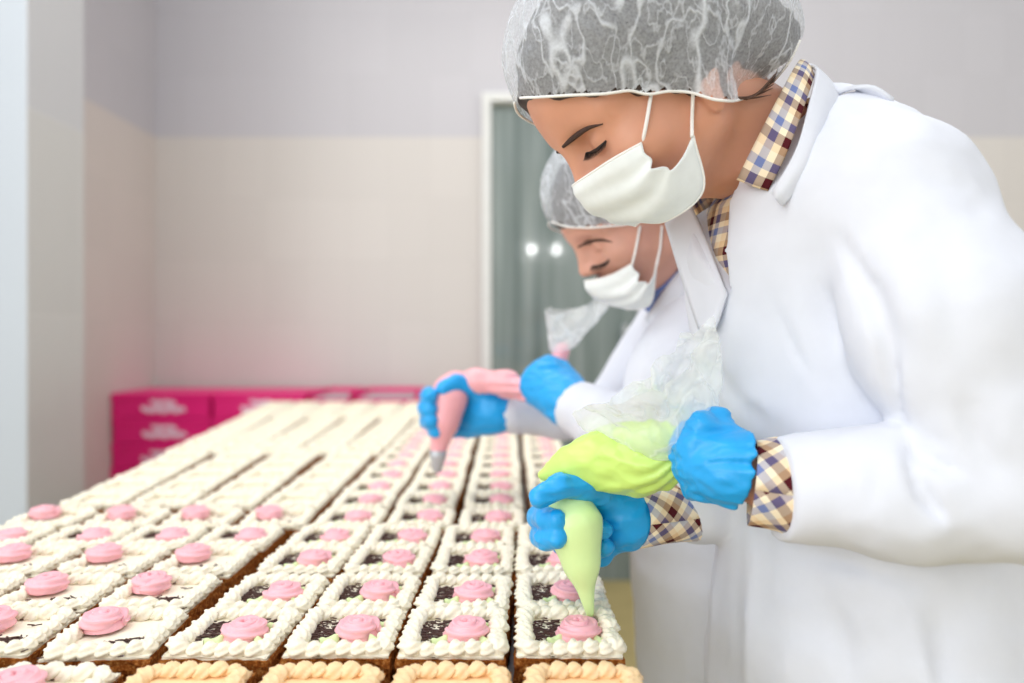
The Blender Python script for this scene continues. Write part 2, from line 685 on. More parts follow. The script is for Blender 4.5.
# glazed door in the back wall
fw = 0.035
struct('door_1_frame', [(DX0 - .01, DX0 + fw, WY - .03, WY + .1, 0, DZ1 + .01), (DX1 - fw, DX1 + .01, WY - .03, WY + .1, 0, DZ1 + .01),
                        (DX0 + fw, DX1 - fw, WY - .03, WY + .1, DZ1 - fw, DZ1 + .01)], MT['white_paint'], 0.004)
dr = struct('door_1', [(DX0 + fw, DX1 - fw, WY + .02, WY + .05, 0.0, DZ1 - fw)], MT['door_glass'])
bm = bmesh.new()
hx = DX1 - fw - .07
box(bm, hx - .012, hx + .012, WY - .05, WY - .03, 0.9, 1.25, .005)
box(bm, hx - .012, hx + .012, WY - .04, WY + .02, 0.93, 0.96, .003)
box(bm, hx - .012, hx + .012, WY - .04, WY + .02, 1.19, 1.22, .003)
bm_obj('door_handle', bm, MT['steel'], dr)


# the far end of the hall, mirrored in the glass door with its two lamps
RY = -6.0
struct('wall_rear', [(-4.5, 6.5, RY - .15, RY, 0, 4.2)], MT['white_paint'])
for k, (x, z) in enumerate(((.35, 2.72), (.79, 2.72))):
    lr = empty('wall_lamp', (x, RY, z), 'small round wall lamp at the far end, %s of the pair' % ('left' if k else 'right'), 'lamp', 'round wall lamps at the far end')
    v, f = tube(np.array([(x, RY, z), (x, RY + .05, z)]), .05, 20)
    obj_from('lamp_base', v, f, MT['steel'], lr)
    bm = bmesh.new()
    bmesh.ops.create_uvsphere(bm, u_segments=20, v_segments=12, radius=.05)
    bmesh.ops.translate(bm, verts=bm.verts, vec=(0, .10, 0))
    bm_obj('bulb', bm, MT['lamp'], lr, True)


# ------------------------------------------------------------------ work table
TT = 0.880          # table top height
table = empty('work_table', (-0.46, 1.7, 0), 'long steel work table under the rows of cakes', 'table')
bm = bmesh.new()
TOPXY = [(-.655, .27), (.100, .27), (.122, 3.06), (-.985, 3.06)]
tv = [[bm.verts.new((x + .46, y - 1.7, z)) for x, y in TOPXY] for z in (TT - .03, TT)]
bm.faces.new(tv[0][::-1]); bm.faces.new(tv[1])
for i in range(4):
    bm.faces.new((tv[0][i], tv[0][(i + 1) % 4], tv[1][(i + 1) % 4], tv[1][i]))
bmesh.ops.bevel(bm, geom=bm.edges[:], offset=.004, segments=2, affect='EDGES', profile=.5)
bm_obj('tabletop', bm, MT['steel'], table)
LEGS = [(-.59, .36), (.04, .36), (.06, 2.95), (-.90, 2.95)]
for x, y in LEGS:
    sx, sy = x + .46, y - 1.7
    bm = bmesh.new()
    box(bm, sx - .022, sx + .022, sy - .022, sy + .022, 0.02, TT - .03, .004)
    lg = bm_obj('leg', bm, MT['steel'], table)
    bm = bmesh.new()
    box(bm, sx - .028, sx + .028, sy - .028, sy + .028, 0.0, 0.02, .006)
    bm_obj('foot', bm, MT['trousers'], lg)
for (x0, y0), (x1, y1) in ((LEGS[0], LEGS[3]), (LEGS[1], LEGS[2])):
    v, f = tube(np.array([(x0, y0, .2), (x1, y1, .2)]), .014, 10)
    obj_from('rail', v, f, MT['steel'], table)


# ------------------------------------------------------------------ cakes
CW, CD, CH = 0.0940, 0.098, 0.047       # width, depth, height to the icing surface
CTOP = CH


def sponge_mesh(seed):
    r = np.random.RandomState(seed)
    bm = bmesh.new()
    box(bm, -CW / 2, CW / 2, -CD / 2, CD / 2, 0.001, CH - .0022)
    bmesh.ops.subdivide_edges(bm, edges=bm.edges[:], cuts=9, use_grid_fill=True)
    for v in bm.verts:
        j = r.randn(3) * 0.0007
        inward = 1 - 0.03 * (1 - v.co.z / CH) * 0
        v.co = Vector((v.co.x * inward + j[0], v.co.y * inward + j[1], max(0.0006, v.co.z + j[2] * .6)))
    me = bpy.data.meshes.new('sponge')
    bm.to_mesh(me)
    bm.free()
    me.materials.append(MT['sponge'])
    return me


def icing_mesh(mat, seed):
    r = np.random.RandomState(seed)
    bm = bmesh.new()
    box(bm, -CW / 2 + .0018, CW / 2 - .0018, -CD / 2 + .0018, CD / 2 - .0018, CH - .0045, CH)
    bmesh.ops.subdivide_edges(bm, edges=bm.edges[:], cuts=13, use_grid_fill=True)
    for v in bm.verts:
        j = r.randn(3)
        low = v.co.z < CH - .0040
        v.co += Vector((j[0] * .0004, j[1] * .0004, j[2] * (.0014 if low else .00035)))
    me = bpy.data.meshes.new('icing')
    bm.to_mesh(me)
    bm.free()
    me.materials.append(mat)
    me.polygons.foreach_set('use_smooth', [True] * len(me.polygons))
    return me


def shell(c, ang, ln, wd, ht, seed):
    """one piped shell: a ridged teardrop leaning along the border"""
    r = np.random.RandomState(seed)
    nu, nv = 26, 10
    V, Fs = [], []
    tw = 1.1 + r.rand() * .6
    for j in range(nv):
        t = j / (nv - 1)
        x = -1 + 2 * t
        prof = math.sqrt(max(0, 1 - x * x)) * (1.0 - 0.25 * x)
        for i in range(nu):
            th = 2 * math.pi * i / nu
            rr = prof * (1 + 0.20 * math.cos(6 * th + tw * 3.2 * x + 1))
            y = rr * math.cos(th)
            z = rr * math.sin(th)
            V.append((x * ln + .25 * ln * (1 if z > 0 else 0) * z * 0, y * wd, z * ht))
    for j in range(nv - 1):
        for i in range(nu):
            i2 = (i + 1) % nu
            Fs.append((j * nu + i, j * nu + i2, (j + 1) * nu + i2, (j + 1) * nu + i))
    V = np.array(V)
    lean = 0.35
    ca, sa = math.cos(lean), math.sin(lean)
    V = np.stack([V[:, 0] * ca + V[:, 2] * sa, V[:, 1], -V[:, 0] * sa * .6 + V[:, 2] * ca], 1)
    a = ang + r.randn() * .12 + 0.35
    ca, sa = math.cos(a), math.sin(a)
    V = np.stack([V[:, 0] * ca - V[:, 1] * sa, V[:, 0] * sa + V[:, 1] * ca, V[:, 2]], 1)
    return V + np.array(c), Fs


def border_mesh(mat, seed):
    r = np.random.RandomState(seed)
    parts = []
    n = 6
    wx, wy = CW / 2 - .0088, CD / 2 - .0088
    k = 0
    for side in range(4):
        for i in range(n):
            t = (i + .5) / n * 2 - 1
            if side == 0: c, a = (t * wx, -wy), 0
            if side == 1: c, a = (wx, t * wy), math.pi / 2
            if side == 2: c, a = (-t * wx, wy), math.pi
            if side == 3: c, a = (-wx, -t * wy), -math.pi / 2
            s = 1 + r.randn() * .07
            z = CH + .0028 + r.randn() * .0009
            parts.append(shell((c[0] + r.randn() * .0005, c[1] + r.randn() * .0005, z), a, .0098 * s, .0080 * s, .0070 * s, seed * 100 + k))
            k += 1
    v, f = join(*parts)
    me = bpy.data.meshes.new('cream_border')
    me.from_pydata([tuple(x) for x in v], [], f)
    outward(me)
    me.materials.append(mat)
    me.polygons.foreach_set('use_smooth', [True] * len(me.polygons))
    return me


def rose_mesh(seed, R=.0222, Hh=.0150):
    """a piped swirl: a star-tip rope coiled from the rim up to a closed centre"""
    n, m = 110, 24
    V, Fs = [], []
    turns = 2.15
    for i in range(n):
        t = i / (n - 1)
        th = seed + 2 * math.pi * turns * t
        rad = (R - .0062) * (1 - t) ** .85
        z = .0042 + (Hh - .0075) * t ** .8
        th_n = th + .01
        c = np.array((rad * math.cos(th), rad * math.sin(th), z))
        tang = np.array((-math.sin(th), math.cos(th), .12))
        tang /= np.linalg.norm(tang)
        out = np.array((math.cos(th), math.sin(th), 0))
        up = np.cross(tang, out) * -1
        rr = .0076 * (1 - .35 * t) * min(1, .45 + t * 9, .3 + (1 - t) * 14)
        for k in range(m):
            a = 2 * math.pi * k / m
            q = rr * (1 + .24 * math.cos(6 * a + 26 * t))
            V.append(c + q * (math.cos(a) * out + math.sin(a) * up))
    for i in range(n - 1):
        for k in range(m):
            k2 = (k + 1) % m
            Fs.append((i * m + k, i * m + k2, (i + 1) * m + k2, (i + 1) * m + k))
    Fs.append(tuple(range(m))[::-1])
    Fs.append(tuple((n - 1) * m + k for k in range(m)))
    # the filled middle under the coil
    b0 = len(V)
    nu, nv = 24, 6
    for j in range(nv):
        t = j / (nv - 1)
        for i in range(nu):
            th = 2 * math.pi * i / nu
            V.append((R * .8 * math.cos(t * 1.5) * math.cos(th), R * .8 * math.cos(t * 1.5) * math.sin(th), (Hh - .003) * math.sin(t * 1.5)))
    for j in range(nv - 1):
        for i in range(nu):
            i2 = (i + 1) % nu
            Fs.append((b0 + j * nu + i, b0 + j * nu + i2, b0 + (j + 1) * nu + i2, b0 + (j + 1) * nu + i))
    me = bpy.data.meshes.new('rose')
    me.from_pydata([tuple(p) for p in V], [], Fs)
    outward(me)
    me.materials.append(MT['pink'])
    me.polygons.foreach_set('use_smooth', [True] * len(me.polygons))
    return me


def choc_mesh(seed, rects):
    r = np.random.RandomState(seed)
    bm = bmesh.new()
    for (x0, x1, y0, y1, n) in rects:
        for _ in range(n):
            L = .004 + r.rand() * .006
            a = r.randn() * .45
            x, y = x0 + r.rand() * (x1 - x0), y0 + r.rand() * (y1 - y0)
            q = bmesh.ops.create_cube(bm, size=1.0)
            m = Matrix.Translation((x, y, .0006 + r.rand() * .0016)) @ Matrix.Rotation(a, 4, 'Z') @ Matrix.Rotation(r.randn() * .15, 4, 'Y') @ Matrix.Diagonal((L, .0008 + r.rand() * .0007, .0009, 1))
            bmesh.ops.transform(bm, matrix=m, verts=q['verts'])
    me = bpy.data.meshes.new('chocolate_shavings')
    bm.to_mesh(me)
    bm.free()
    me.materials.append(MT['choc'])
    return me


def leaf_mesh(seed):
    nu, nv = 10, 6
    V, Fs = [], []
    for i in range(nu):
        t = i / (nu - 1)
        w = math.sin(math.pi * (t * .88 + .06)) ** .7 * .0052
        for j in range(nv):
            s = j / (nv - 1) * 2 - 1
            V.append((t * .018, s * w * 1.2, .0032 * (1 - s * s) + .0015 * math.sin(t * 9 + seed) * (1 - abs(s)) + (.0012 if abs(s) < .9 else -.0004)))
    for i in range(nu - 1):
        for j in range(nv - 1):
            Fs.append((i * nv + j, (i + 1) * nv + j, (i + 1) * nv + j + 1, i * nv + j + 1))
    me = bpy.data.meshes.new('leaf')
    me.from_pydata(V, [], Fs)
    outward(me)
    me.materials.append(MT['leafgreen'])
    me.polygons.foreach_set('use_smooth', [True] * len(me.polygons))
    return me


SP = [sponge_mesh(s) for s in range(3)]
IC = [icing_mesh(MT['cream'], s) for s in range(3)]
IK = icing_mesh(MT['caramel'], 9)
BO = [border_mesh(MT['cream'], s + 1) for s in range(4)]
BK = [border_mesh(MT['caramel'], s + 11) for s in range(2)]
RO = [rose_mesh(s * 1.3) for s in range(3)]
LF = [leaf_mesh(s) for s in range(2)]
hx, hy = CW / 2, CD / 2
CHF = [choc_mesh(s, [(-.70 * hx, -.10 * hx, -.34 * hy, .54 * hy, 120), (.42 * hx, .68 * hx, .35 * hy, .62 * hy, 16), (-.8 * hx, .5 * hx, .66 * hy, .8 * hy, 3)]) for s in range(3)]
CHL = [choc_mesh(s + 5, [(-.02 * hx, .62 * hx, -.68 * hy, -.22 * hy, 60), (-.9 * hx, .9 * hx, -.99 * hy, -.84 * hy, 8), (-.6 * hx, .9 * hx, -.6 * hy, .8 * hy, 5)]) for s in range(3)]
CHP = [choc_mesh(s + 15, [(-.9 * hx, .9 * hx, -.9 * hy, .9 * hy, 7)]) for s in range(3)]


def child(name, me, parent, loc=(0, 0, 0), rz=0.0):
    o = bpy.data.objects.new(name, me)
    COL.objects.link(o)
    o.parent = parent
    o.location = loc
    o.rotation_euler = (0, 0, rz)
    return o


def build_cake(kind, v):
    """kind: square (chocolate square and centred rose), offset (rose off centre), plain, caramel"""
    nm = {'square': 'rose_cake', 'offset': 'rose_cake', 'plain': 'cream_cake', 'caramel': 'caramel_cake'}[kind]
    r = empty(nm, (0, 0, -5))
    child('sponge', SP[v % 3], r)
    child('icing', IK if kind == 'caramel' else IC[v % 3], r)
    child('cream_border', BK[v % 2] if kind == 'caramel' else BO[v % 4], r)
    if kind == 'square':
        child('chocolate_shavings', CHF[v % 3], r, (0, 0, CH))
        child('rose', RO[v % 3], r, (.22 * hx, -.06 * hy, CH - .001), v)
        child('leaf', LF[0], r, (-.10 * hx, -.30 * hy, CH + .0008), -2.5)
        child('leaf', LF[1], r, (.50 * hx, -.32 * hy, CH + .0008), -0.75)
        child('leaf', LF[0], r, (.50 * hx, .22 * hy, CH + .0008), 0.6)
    elif kind == 'offset':
        child('chocolate_shavings', CHL[v % 3], r, (0, 0, CH))
        child('rose', RO[v % 3], r, (-.40 * hx, .26 * hy, CH + .003), v)
    elif kind == 'plain':
        child('chocolate_shavings', CHP[v % 3], r, (0, 0, CH))
    return r


PROTO = {}
for kd, nvar in (('square', 4), ('offset', 3), ('plain', 4), ('caramel', 2)):
    for v in range(nvar):
        PROTO[(kd, v)] = build_cake(kd, v)
NV = {'square': 4, 'offset': 3, 'plain': 4, 'caramel': 2}
USED = set()


def cake(kind, x, y, rz, label, group, v=None, h=1.0):
    v = RNG.randrange(NV[kind]) if v is None else v
    src = PROTO[(kind, v)]
    if (kind, v) in USED:
        r = src.copy()
        COL.objects.link(r)
        for ch in list(src.children):
            c = ch.copy()
            c.parent = r
            COL.objects.link(c)
    else:
        r = src
        USED.add((kind, v))
    r.location = (x, y, TT)
    r.rotation_euler = (0, 0, rz)
    r.scale = (1, 1, h)
    tag(r, label, 'cake', group)
    return r


ORD = ['first', 'second', 'third', 'fourth', 'fifth', 'sixth', 'seventh', 'eighth', 'ninth', 'tenth', 'eleventh', 'twelfth',
       'thirteenth', 'fourteenth', 'fifteenth', 'sixteenth', 'seventeenth', 'eighteenth', 'nineteenth', 'twentieth']
jit = lambda s: RNG.gauss(0, s)

# front row: caramel cakes, then one with a rose at its left end
for i, x in enumerate((.057, -.048, -.152, -.260)):
    cake('caramel', x, .566, jit(.012), 'caramel iced square cake in the front row, %s from the right table edge' % ORD[i], 'caramel cakes in the front row', i % 2, .88)
cake('offset', -.366, .560, .02, 'white rose cake in the front row, directly left of the caramel cakes', 'rose cakes of the front left block', h=.9)
cake('offset', -.470, .562, .03, 'white rose cake in the front row, cut by the left picture edge', 'rose cakes of the front left block', h=.9)
# front right block: 4 columns, 4 rows, chocolate square beside the rose
for rr, Y in enumerate((.676, .774, .887, .985)):
    for cc, Xp in enumerate((.0300, -.068, -.168, -.267)):
        x = Xp + (18 / F) * Y + jit(.001) + (.004 if rr == 0 and cc == 0 else 0)
        cake('square', x, Y + jit(.0015), -.024 + jit(.014),
             'chocolate topped rose cake, %s row behind caramel cakes, %s from right table edge' % (ORD[rr], ORD[cc]),
             'rose cakes of the front right block')
# front left block: roses off centre
rows = [(.672, (-.358, -.466), .08, 0), (.777, (-.365, -.473, -.580), .04, 0), (.883, (-.366, -.475, -.583), .03, 0),
        (.984, (-.364, -.466, -.570, -.676), .03, math.pi), (1.088, (-.343, -.450, -.563, -.676), .03, 0)]
for rr, (Y, xs, yaw, turn) in enumerate(rows):
    for cc, x in enumerate(xs):
        cake('offset', x + jit(.0015), Y + jit(.0015), yaw + turn + jit(.02),
             'rose cake of the front left block, %s row from front, %s counting leftwards' % (ORD[rr + 1], ORD[cc]),
             'rose cakes of the front left block')
# back right block: roses again
nrow = 18
for rr in range(nrow):
    Y = 1.089 + rr * .1080
    t = (Y - 1.08) / 1.85
    for cc in range(4):
        x = (.075 - cc * .104) * (1 - t) + (.072 - cc * .1115) * t
        cake('square', x + jit(.0015), Y + jit(.002), jit(.015),
             'rose cake of the back block, %s row from front, %s column from right' % (ORD[rr], ORD[cc]),
             'rose cakes of the back right block')
# back left block: still without roses; it fans out from four to six cakes across
for rr in range(17):
    Y = 1.196 + rr * .1045
    n = 4 if Y < 1.62 else (5 if Y < 2.36 else 6)
    xr = -.293 - (Y - 1.2) * .010
    xl = -.728 - (Y - 1.2) * .141
    for cc in range(n):
        t = (cc + .5) / n
        cake('plain', xr + (xl - xr) * t + jit(.0012), Y + cc * .005 + jit(.002), .01 + .13 * t + jit(.012),
             'plain cream cake of the back left block, %s row from front, %s counting leftwards' % (ORD[rr], ORD[cc]),
             'plain cream cakes without roses')
for key, r in PROTO.items():
    if key not in USED:
        for ch in list(r.children):
            bpy.data.objects.remove(ch)
        bpy.data.objects.remove(r)

# ------------------------------------------------------------------ magenta cake boxes on a low bench
BY = 3.20
BT = 0.515
bench = empty('low_bench', (-1.1, 3.38, 0), 'low steel bench carrying the magenta boxes by the back wall', 'bench')
bm = bmesh.new()
box(bm, -.62, .78, -.2, .2, BT - .03, BT, .004)
bm_obj('bench_top', bm, MT['steel'], bench)
for sx in (-.57, .73):
    for sy in (-.16, .16):
        bm = bmesh.new()
        box(bm, sx - .02, sx + .02, sy - .02, sy + .02, 0, BT - .03, .003)
        bm_obj('leg', bm, MT['steel'], bench)


def print_mesh(seed, w):
    """the white print: a short curly word over a longer one, drawn as pen strokes lying on the card"""
    r = np.random.RandomState(seed)
    parts = []
    for (x0, x1, z, h, th) in ((-.15 * w, .09 * w, .020, .020, .0050), (-.24 * w, .20 * w, -.012, .020, .0062)):
        n = int((x1 - x0) / .016)
        pts = []
        for i in range(n * 4 + 1):
            t = i / (n * 4)
            pts.append((x0 + (x1 - x0) * t + .004 * math.sin(i * 1.1), 0, z + h * .5 * math.sin(i * math.pi / 2 + .5) * (.75 + .25 * math.sin(i * .9))))
        parts.append(tube(spline(pts, len(pts) * 3), th * 1.5, 6))
    v, f = join(*parts)
    v[:, 1] *= .15
    return v, f


def cake_box(x, z, w, h, d, label, rz=0.0, lettering=True, opened=False):
    r = empty('cake_box', (x, BY + d / 2, z), label, 'box', 'magenta cake boxes by the back wall', rz)
    bm = bmesh.new()
    if opened:
        t = .006
        box(bm, -w / 2, w / 2, -d / 2, d / 2, 0, t)
        box(bm, -w / 2, w / 2, -d / 2, -d / 2 + t, t, h * .72)
        box(bm, -w / 2, w / 2, d / 2 - t, d / 2, t, h)
        box(bm, -w / 2, -w / 2 + t, -d / 2 + t, d / 2 - t, t, h)
        box(bm, w / 2 - t, w / 2, -d / 2 + t, d / 2 - t, t, h)
        bm_obj('carton', bm, MT['magenta'], r)
        bm = bmesh.new()
        box(bm, -w / 2 + .012, w / 2 - .012, -d / 2 + .012, d / 2 - .012, t, h * .8, .004)
        bm_obj('inner_tray', bm, MT['magenta_in'], r)
    else:
        box(bm, -w / 2, w / 2, -d / 2, d / 2, 0, h - .022, .002)
        bm_obj('carton', bm, MT['magenta'], r)
        bm = bmesh.new()
        box(bm, -w / 2 - .003, w / 2 + .003, -d / 2 - .003, d / 2 + .003, h - .030, h - .001, .003)
        bm_obj('lid', bm, MT['magenta'], r)
    if lettering:
        v, f = print_mesh(3, w)
        me = bpy.data.meshes.new('lettering')
        v[:, 2] += h * .44
        v[:, 1] += -d / 2 - .0012
        me.from_pydata([tuple(p) for p in v], [], f)
        me.materials.append(MT['print'])
        child('lettering', me, r, (.02, 0, 0))
    return r


def ppx(px):
    return (px - 512) / F * BY


stacks = [(110, 209, 4, 'stack beside the left wall'), (213, 306, 4, 'second stack from the left wall'),
          (310, 352, 4, 'narrow third stack from the left wall'), (357, 420, 4, 'stack nearest the glass door')]
lev = ['lowest', 'second from bottom', 'second from top', 'topmost']
for s, (a, b, n, txt) in enumerate(stacks):
    xa, xb = ppx(a), ppx(b)
    for k in range(n):
        op = (k == n - 1 and s in (2, 3))
        cake_box((xa + xb) / 2 + jit(.004), BT + k * .109, xb - xa - .008, .107 if not op else .112, .34 if s < 2 else .3,
                 'magenta box%s, %s of the %s' % (' with white lettering' if s < 2 else (' without lid' if op else ''), lev[k], txt),
                 jit(.008), s < 2, op)


# ------------------------------------------------------------------ people
def frame(yaw, pitch):
    """head axes: forward, left (towards the camera), up; faces -X, turned to the camera by yaw"""
    F0 = np.array([-math.cos(yaw), -math.sin(yaw), 0])
    Z = np.array([0, 0, 1.0])
    L = np.cross(Z, F0)
    Fw = F0 * math.cos(pitch) - Z * math.sin(pitch)
    U = F0 * math.sin(pitch) + Z * math.cos(pitch)
    return np.stack([Fw, L, U])          # rows


class Head:
    def surf(self, x, y, off=0.0):
        """local point of the head surface (grown by off) seen at pixel x, y"""
        C = np.array([0, 0, CZ])
        ray = at(x, y, 1.0) - C
        d = float(self.O[1])
        t = np.linspace(d - .14, d + .1, 900)
        P = self.loc(C + t[:, None] * ray).astype(np.float32)
        k = np.where(head_sdf(P) < off)[0]
        if len(k) == 0:
            return self.px(x, y, .05)
        return P[k[0]].astype(float)

    def __init__(self, O, yaw, pitch, s):
        self.O = np.asarray(O, float)
        self.R = frame(yaw, pitch)
        self.s = s

    def w(self, p):                      # local (f,l,u) -> world
        return self.O + self.s * (np.asarray(p, float) @ self.R)

    def loc(self, p):
        return ((np.asarray(p, float) - self.O) @ self.R.T) / self.s

    def px(self, x, y, l):
        """local point in the plane at lateral offset l that is seen at pixel x, y"""
        ray = at(x, y, 1.0) - np.array([0, 0, CZ])
        C = np.array([0, 0, CZ])
        n = self.R[1]
        P = self.O + self.s * l * n
        t = ((P - C) @ n) / (ray @ n)
        return self.loc(C + t * ray)


def head_sdf(P, male=False):
    """P local (f,l,u), metres; ear canals on the l axis"""
    Q = P.copy()
    Q[:, 1] = np.abs(Q[:, 1])
    d = ell(Q, (-.004, 0, .048), (.098, .074, .088))
    d = smin(d, ell(Q, (.045, 0, .045), (.056, .060, .060)), .03)               # forehead
    d = smin(d, ell(Q, (.036, 0, -.014), (.056, .055, .058)), .03)              # mid face
    d = smin(d, caps(Q, (-.002, .046, -.036), (.056, .012, -.066), .019, .013), .03)   # jaw
    d = smin(d, ell(Q, (.064, 0, -.068), (.016, .019, .013)), .02)              # chin
    d = smin(d, caps(Q, (.086, .010, .027), (.070, .048, .025), .009, .008), .018)     # brow ridge
    d = smin(d, ell(Q, (.058, .046, -.018), (.024, .018, .018)), .025)          # cheek
    d = smax(d, -ell(Q, (.101, .031, .006), (.020, .019, .014)), .014)          # socket
    d = smin(d, ell(Q, (.0735, .0315, .006), (.0150, .0165, .0135)), .003)         # lid over the eyeball
    lid = caps(Q, (.0865, .022, -.001), (.0835, .041, .000), .0021, .0018)
    d = smin(d, lid, .003)
    d = smin(d, caps(Q, (.089, 0, .018), (.1045, 0, -.018), .0075, .0085), .012)  # nose
    d = smin(d, ell(Q, (.095, .010, -.021), (.011, .007, .007)), .008)
    d = smin(d, ell(Q, (.080, 0, -.044), (.012, .021, .006)), .008)             # lips
    d = smin(d, ell(Q, (.078, 0, -.053), (.012, .018, .0065)), .006)
    # ear
    e = ell(Q, (-.008, .071, .008), (.017, .007, .030))
    e = smax(e, -ell(Q, (-.006, .079, .010), (.010, .006, .018)), .004)
    e = smin(e, ell(Q, (-.004, .0725, -.025), (.0085, .0060, .0115)), .008)
    d = smin(d, e, .006)
    return d


def torso_field(levels, d0, yaw=0.0):
    """levels: (z, x front, x back, half depth) from bottom to top"""
    L = np.array(levels, float)
    z, xf, xb, b = L.T
    cx, ax = (xf + xb) / 2, (xb - xf) / 2

    def fn(P, grow=0.0):
        pz = np.clip(P[:, 2], z[0], z[-1])
        c = np.interp(pz, z, cx)
        a = np.interp(pz, z, ax) + grow
        bb = np.interp(pz, z, b) + grow
        q = np.sqrt(((P[:, 0] - c) / a) ** 2 + ((P[:, 1] - d0) / bb) ** 2 + 1e-9)
        d = (q - 1) * np.minimum(a, bb)
        over = np.maximum(P[:, 2] - (z[-1] + grow), z[0] - P[:, 2])
        return smax(d, over, .02).astype(np.float32)
    return fn


def levels_px(rows, d0):
    out = []
    for (py, fx, bx, b) in rows:
        z = at(0, py, d0)[2]
        out.append((z, at(fx, py, d0)[0], at(bx, py, d0)[0], b))
    return sorted(out)


def folds(P, s, amp, stretch=(1, 1, 1), seed=0.0):
    Q = P * np.array(stretch, np.float32) * s + seed
    n = ridge(Q + 0.6 * vnoise(Q * .7 + 3.1)[:, None], 2)
    return amp * (n - .5)


def glove_obj(name, fn, ctr, rad, parent, h=.0016, seed=0.0, label=None):
    def g(P):
        d = fn(P)
        return d - folds(P, 62, .0040, (.5, 1, 1.3), seed=seed) - folds(P, 160, .0005, seed=seed + 3)
    v, f = sdf_mesh(g, ctr - rad, ctr + rad, h)
    o = obj_from(name, v, f, MT['glove'], parent)
    return o


def A(*pts):
    """pixel chain: (px, py, depth, radius in pixels) -> [(point, radius in metres)]"""
    return [(at(p[0], p[1], p[2]).astype(np.float32), pr(p[3], p[2])) for p in pts]


def cuff_strip(name, c0, r0, c1, r1, mat, parent, n=28, m=6, wav=.0012, open_gap=0.0, ell_y=1.0):
    """open sleeve end: a short tube with its own thickness, uv in metres"""
    c0, c1 = np.asarray(c0, float), np.asarray(c1, float)
    t = (c1 - c0) / np.linalg.norm(c1 - c0)
    a = np.cross(t, [0, 0, 1.0]); a /= np.linalg.norm(a)
    b = np.cross(a, t)
    V, uv, Fs = [], [], []
    for j in range(m + 1):
        s = j / m
        for i in range(n + 1):
            th = 2 * math.pi * i / n
            r = (r0 + (r1 - r0) * s) * (1 + wav / .03 * math.sin(3 * th + 4 * s))
            V.append(c0 + (c1 - c0) * s + r * (math.cos(th) * a * ell_y + math.sin(th) * b))
            uv.append((th * (r0 + r1) / 2, s * np.linalg.norm(c1 - c0)))
    for j in range(m):
        for i in range(n):
            k = j * (n + 1) + i
            Fs.append((k, k + 1, k + n + 2, k + n + 1))
    o = obj_from(name, V, Fs, mat, parent, uvs=uv)
    solidify(o, .0016)
    return o


def build_legs(root, hip, parent, sx=0.0, gap=.085):
    """trousers and shoes under the coat"""
    x, y, z = hip

    def tr(P):
        d = None
        for s in (-1, 1):
            c = chain(P, [(np.array((x, y + s * gap, .86), np.float32), .088), (np.array((x - .015, y + s * gap, .47), np.float32), .066),
                          (np.array((x + .02, y + s * gap, .09), np.float32), .052)], .03)
            c = np.maximum(c, .05 - P[:, 2])
            d = c if d is None else smin(d, c, .02)
        return d - folds(P, 22, .004)
    v, f = sdf_mesh(tr, (x - .16, y - .22, .02), (x + .16, y + .22, 1.0), .008)
    obj_from('trousers', v, f, MT['trousers'], parent)
    for s in (-1, 1):
        def sh(P):
            d = ell(P, (x - .035, y + s * gap, .045), (.125, .045, .045))
            d = smin(d, ell(P, (x + .03, y + s * gap, .055), (.05, .04, .05)), .02)
            return smax(d, -P[:, 2] + .002, .006)
        v, f = sdf_mesh(sh, (x - .2, y + s * gap - .07, -.01), (x + .12, y + s * gap + .07, .13), .005)
        obj_from('shoe', v, f, MT['shoe'], parent)


def body_mesh(H, neck_base, neck_r, lower, root, mat, lo, hi, male=False):
    nb = H.loc(neck_base).astype(np.float32)

    def fn(P):
        d = head_sdf(P)
        n = caps(P, (-.026, 0, -.012), nb, neck_r / H.s, neck_r * 1.12 / H.s)
        n = smin(n, caps(P, (.02, 0, -.06), nb * .6 + np.array((.02, 0, 0), np.float32), .030, .032), .03)
        return smin(d, n, .022)
    allp = np.array([nb + .07, nb - .07, (-.12, -.1, -.12), (.14, .1, .15)])
    v, f = sdf_mesh(fn, allp.min(0), allp.max(0), .0022)
    v = H.w(v)
    v2, f2 = sdf_mesh(lower, lo, hi, .009)
    return obj_from('body', *join((v, f), (v2, f2)), mat, root)


# ====================================================== the woman in front
D0 = 0.77
wroot = empty('person', (0.40, D0, 0), 'woman in front wearing white coat, hairnet and mask, piping green cream', 'person', 'bakers at the cake table')
earN = at(692, 78, .64)
yawW, pitW = math.radians(11), math.radians(38)
RW = frame(yawW, pitW)
HW = Head(earN - 1.04 * .07 * RW[1], yawW, pitW, 1.04)

lvW = levels_px([(1180, 715, 1060, .215), (683, 722, 1018, .195), (600, 728, 1008, .188), (520, 735, 1000, .172), (450, 726, 1000, .155), (400, 714, 1000, .158),
                 (330, 700, 995, .160), (260, 690, 960, .160), (210, 697, 925, .150), (170, 722, 890, .125), (135, 762, 868, .085), (115, 790, 850, .05)], D0)
torsoW = torso_field(lvW, D0)
nearArm = A((888, 214, .645, 78), (948, 325, .585, 86), (1012, 486, .55, 66))
nearFore = A((1012, 492, .55, 63), (900, 492, .575, 56), (776, 487, .612, 45))
farArm = A((850, 225, .90, 60), (860, 360, .93, 52), (850, 478, .92, 44))
farFore = A((850, 480, .92, 42), (765, 488, .85, 40), (702, 500, .79, 36))
neckW = at(800, 172, .765)


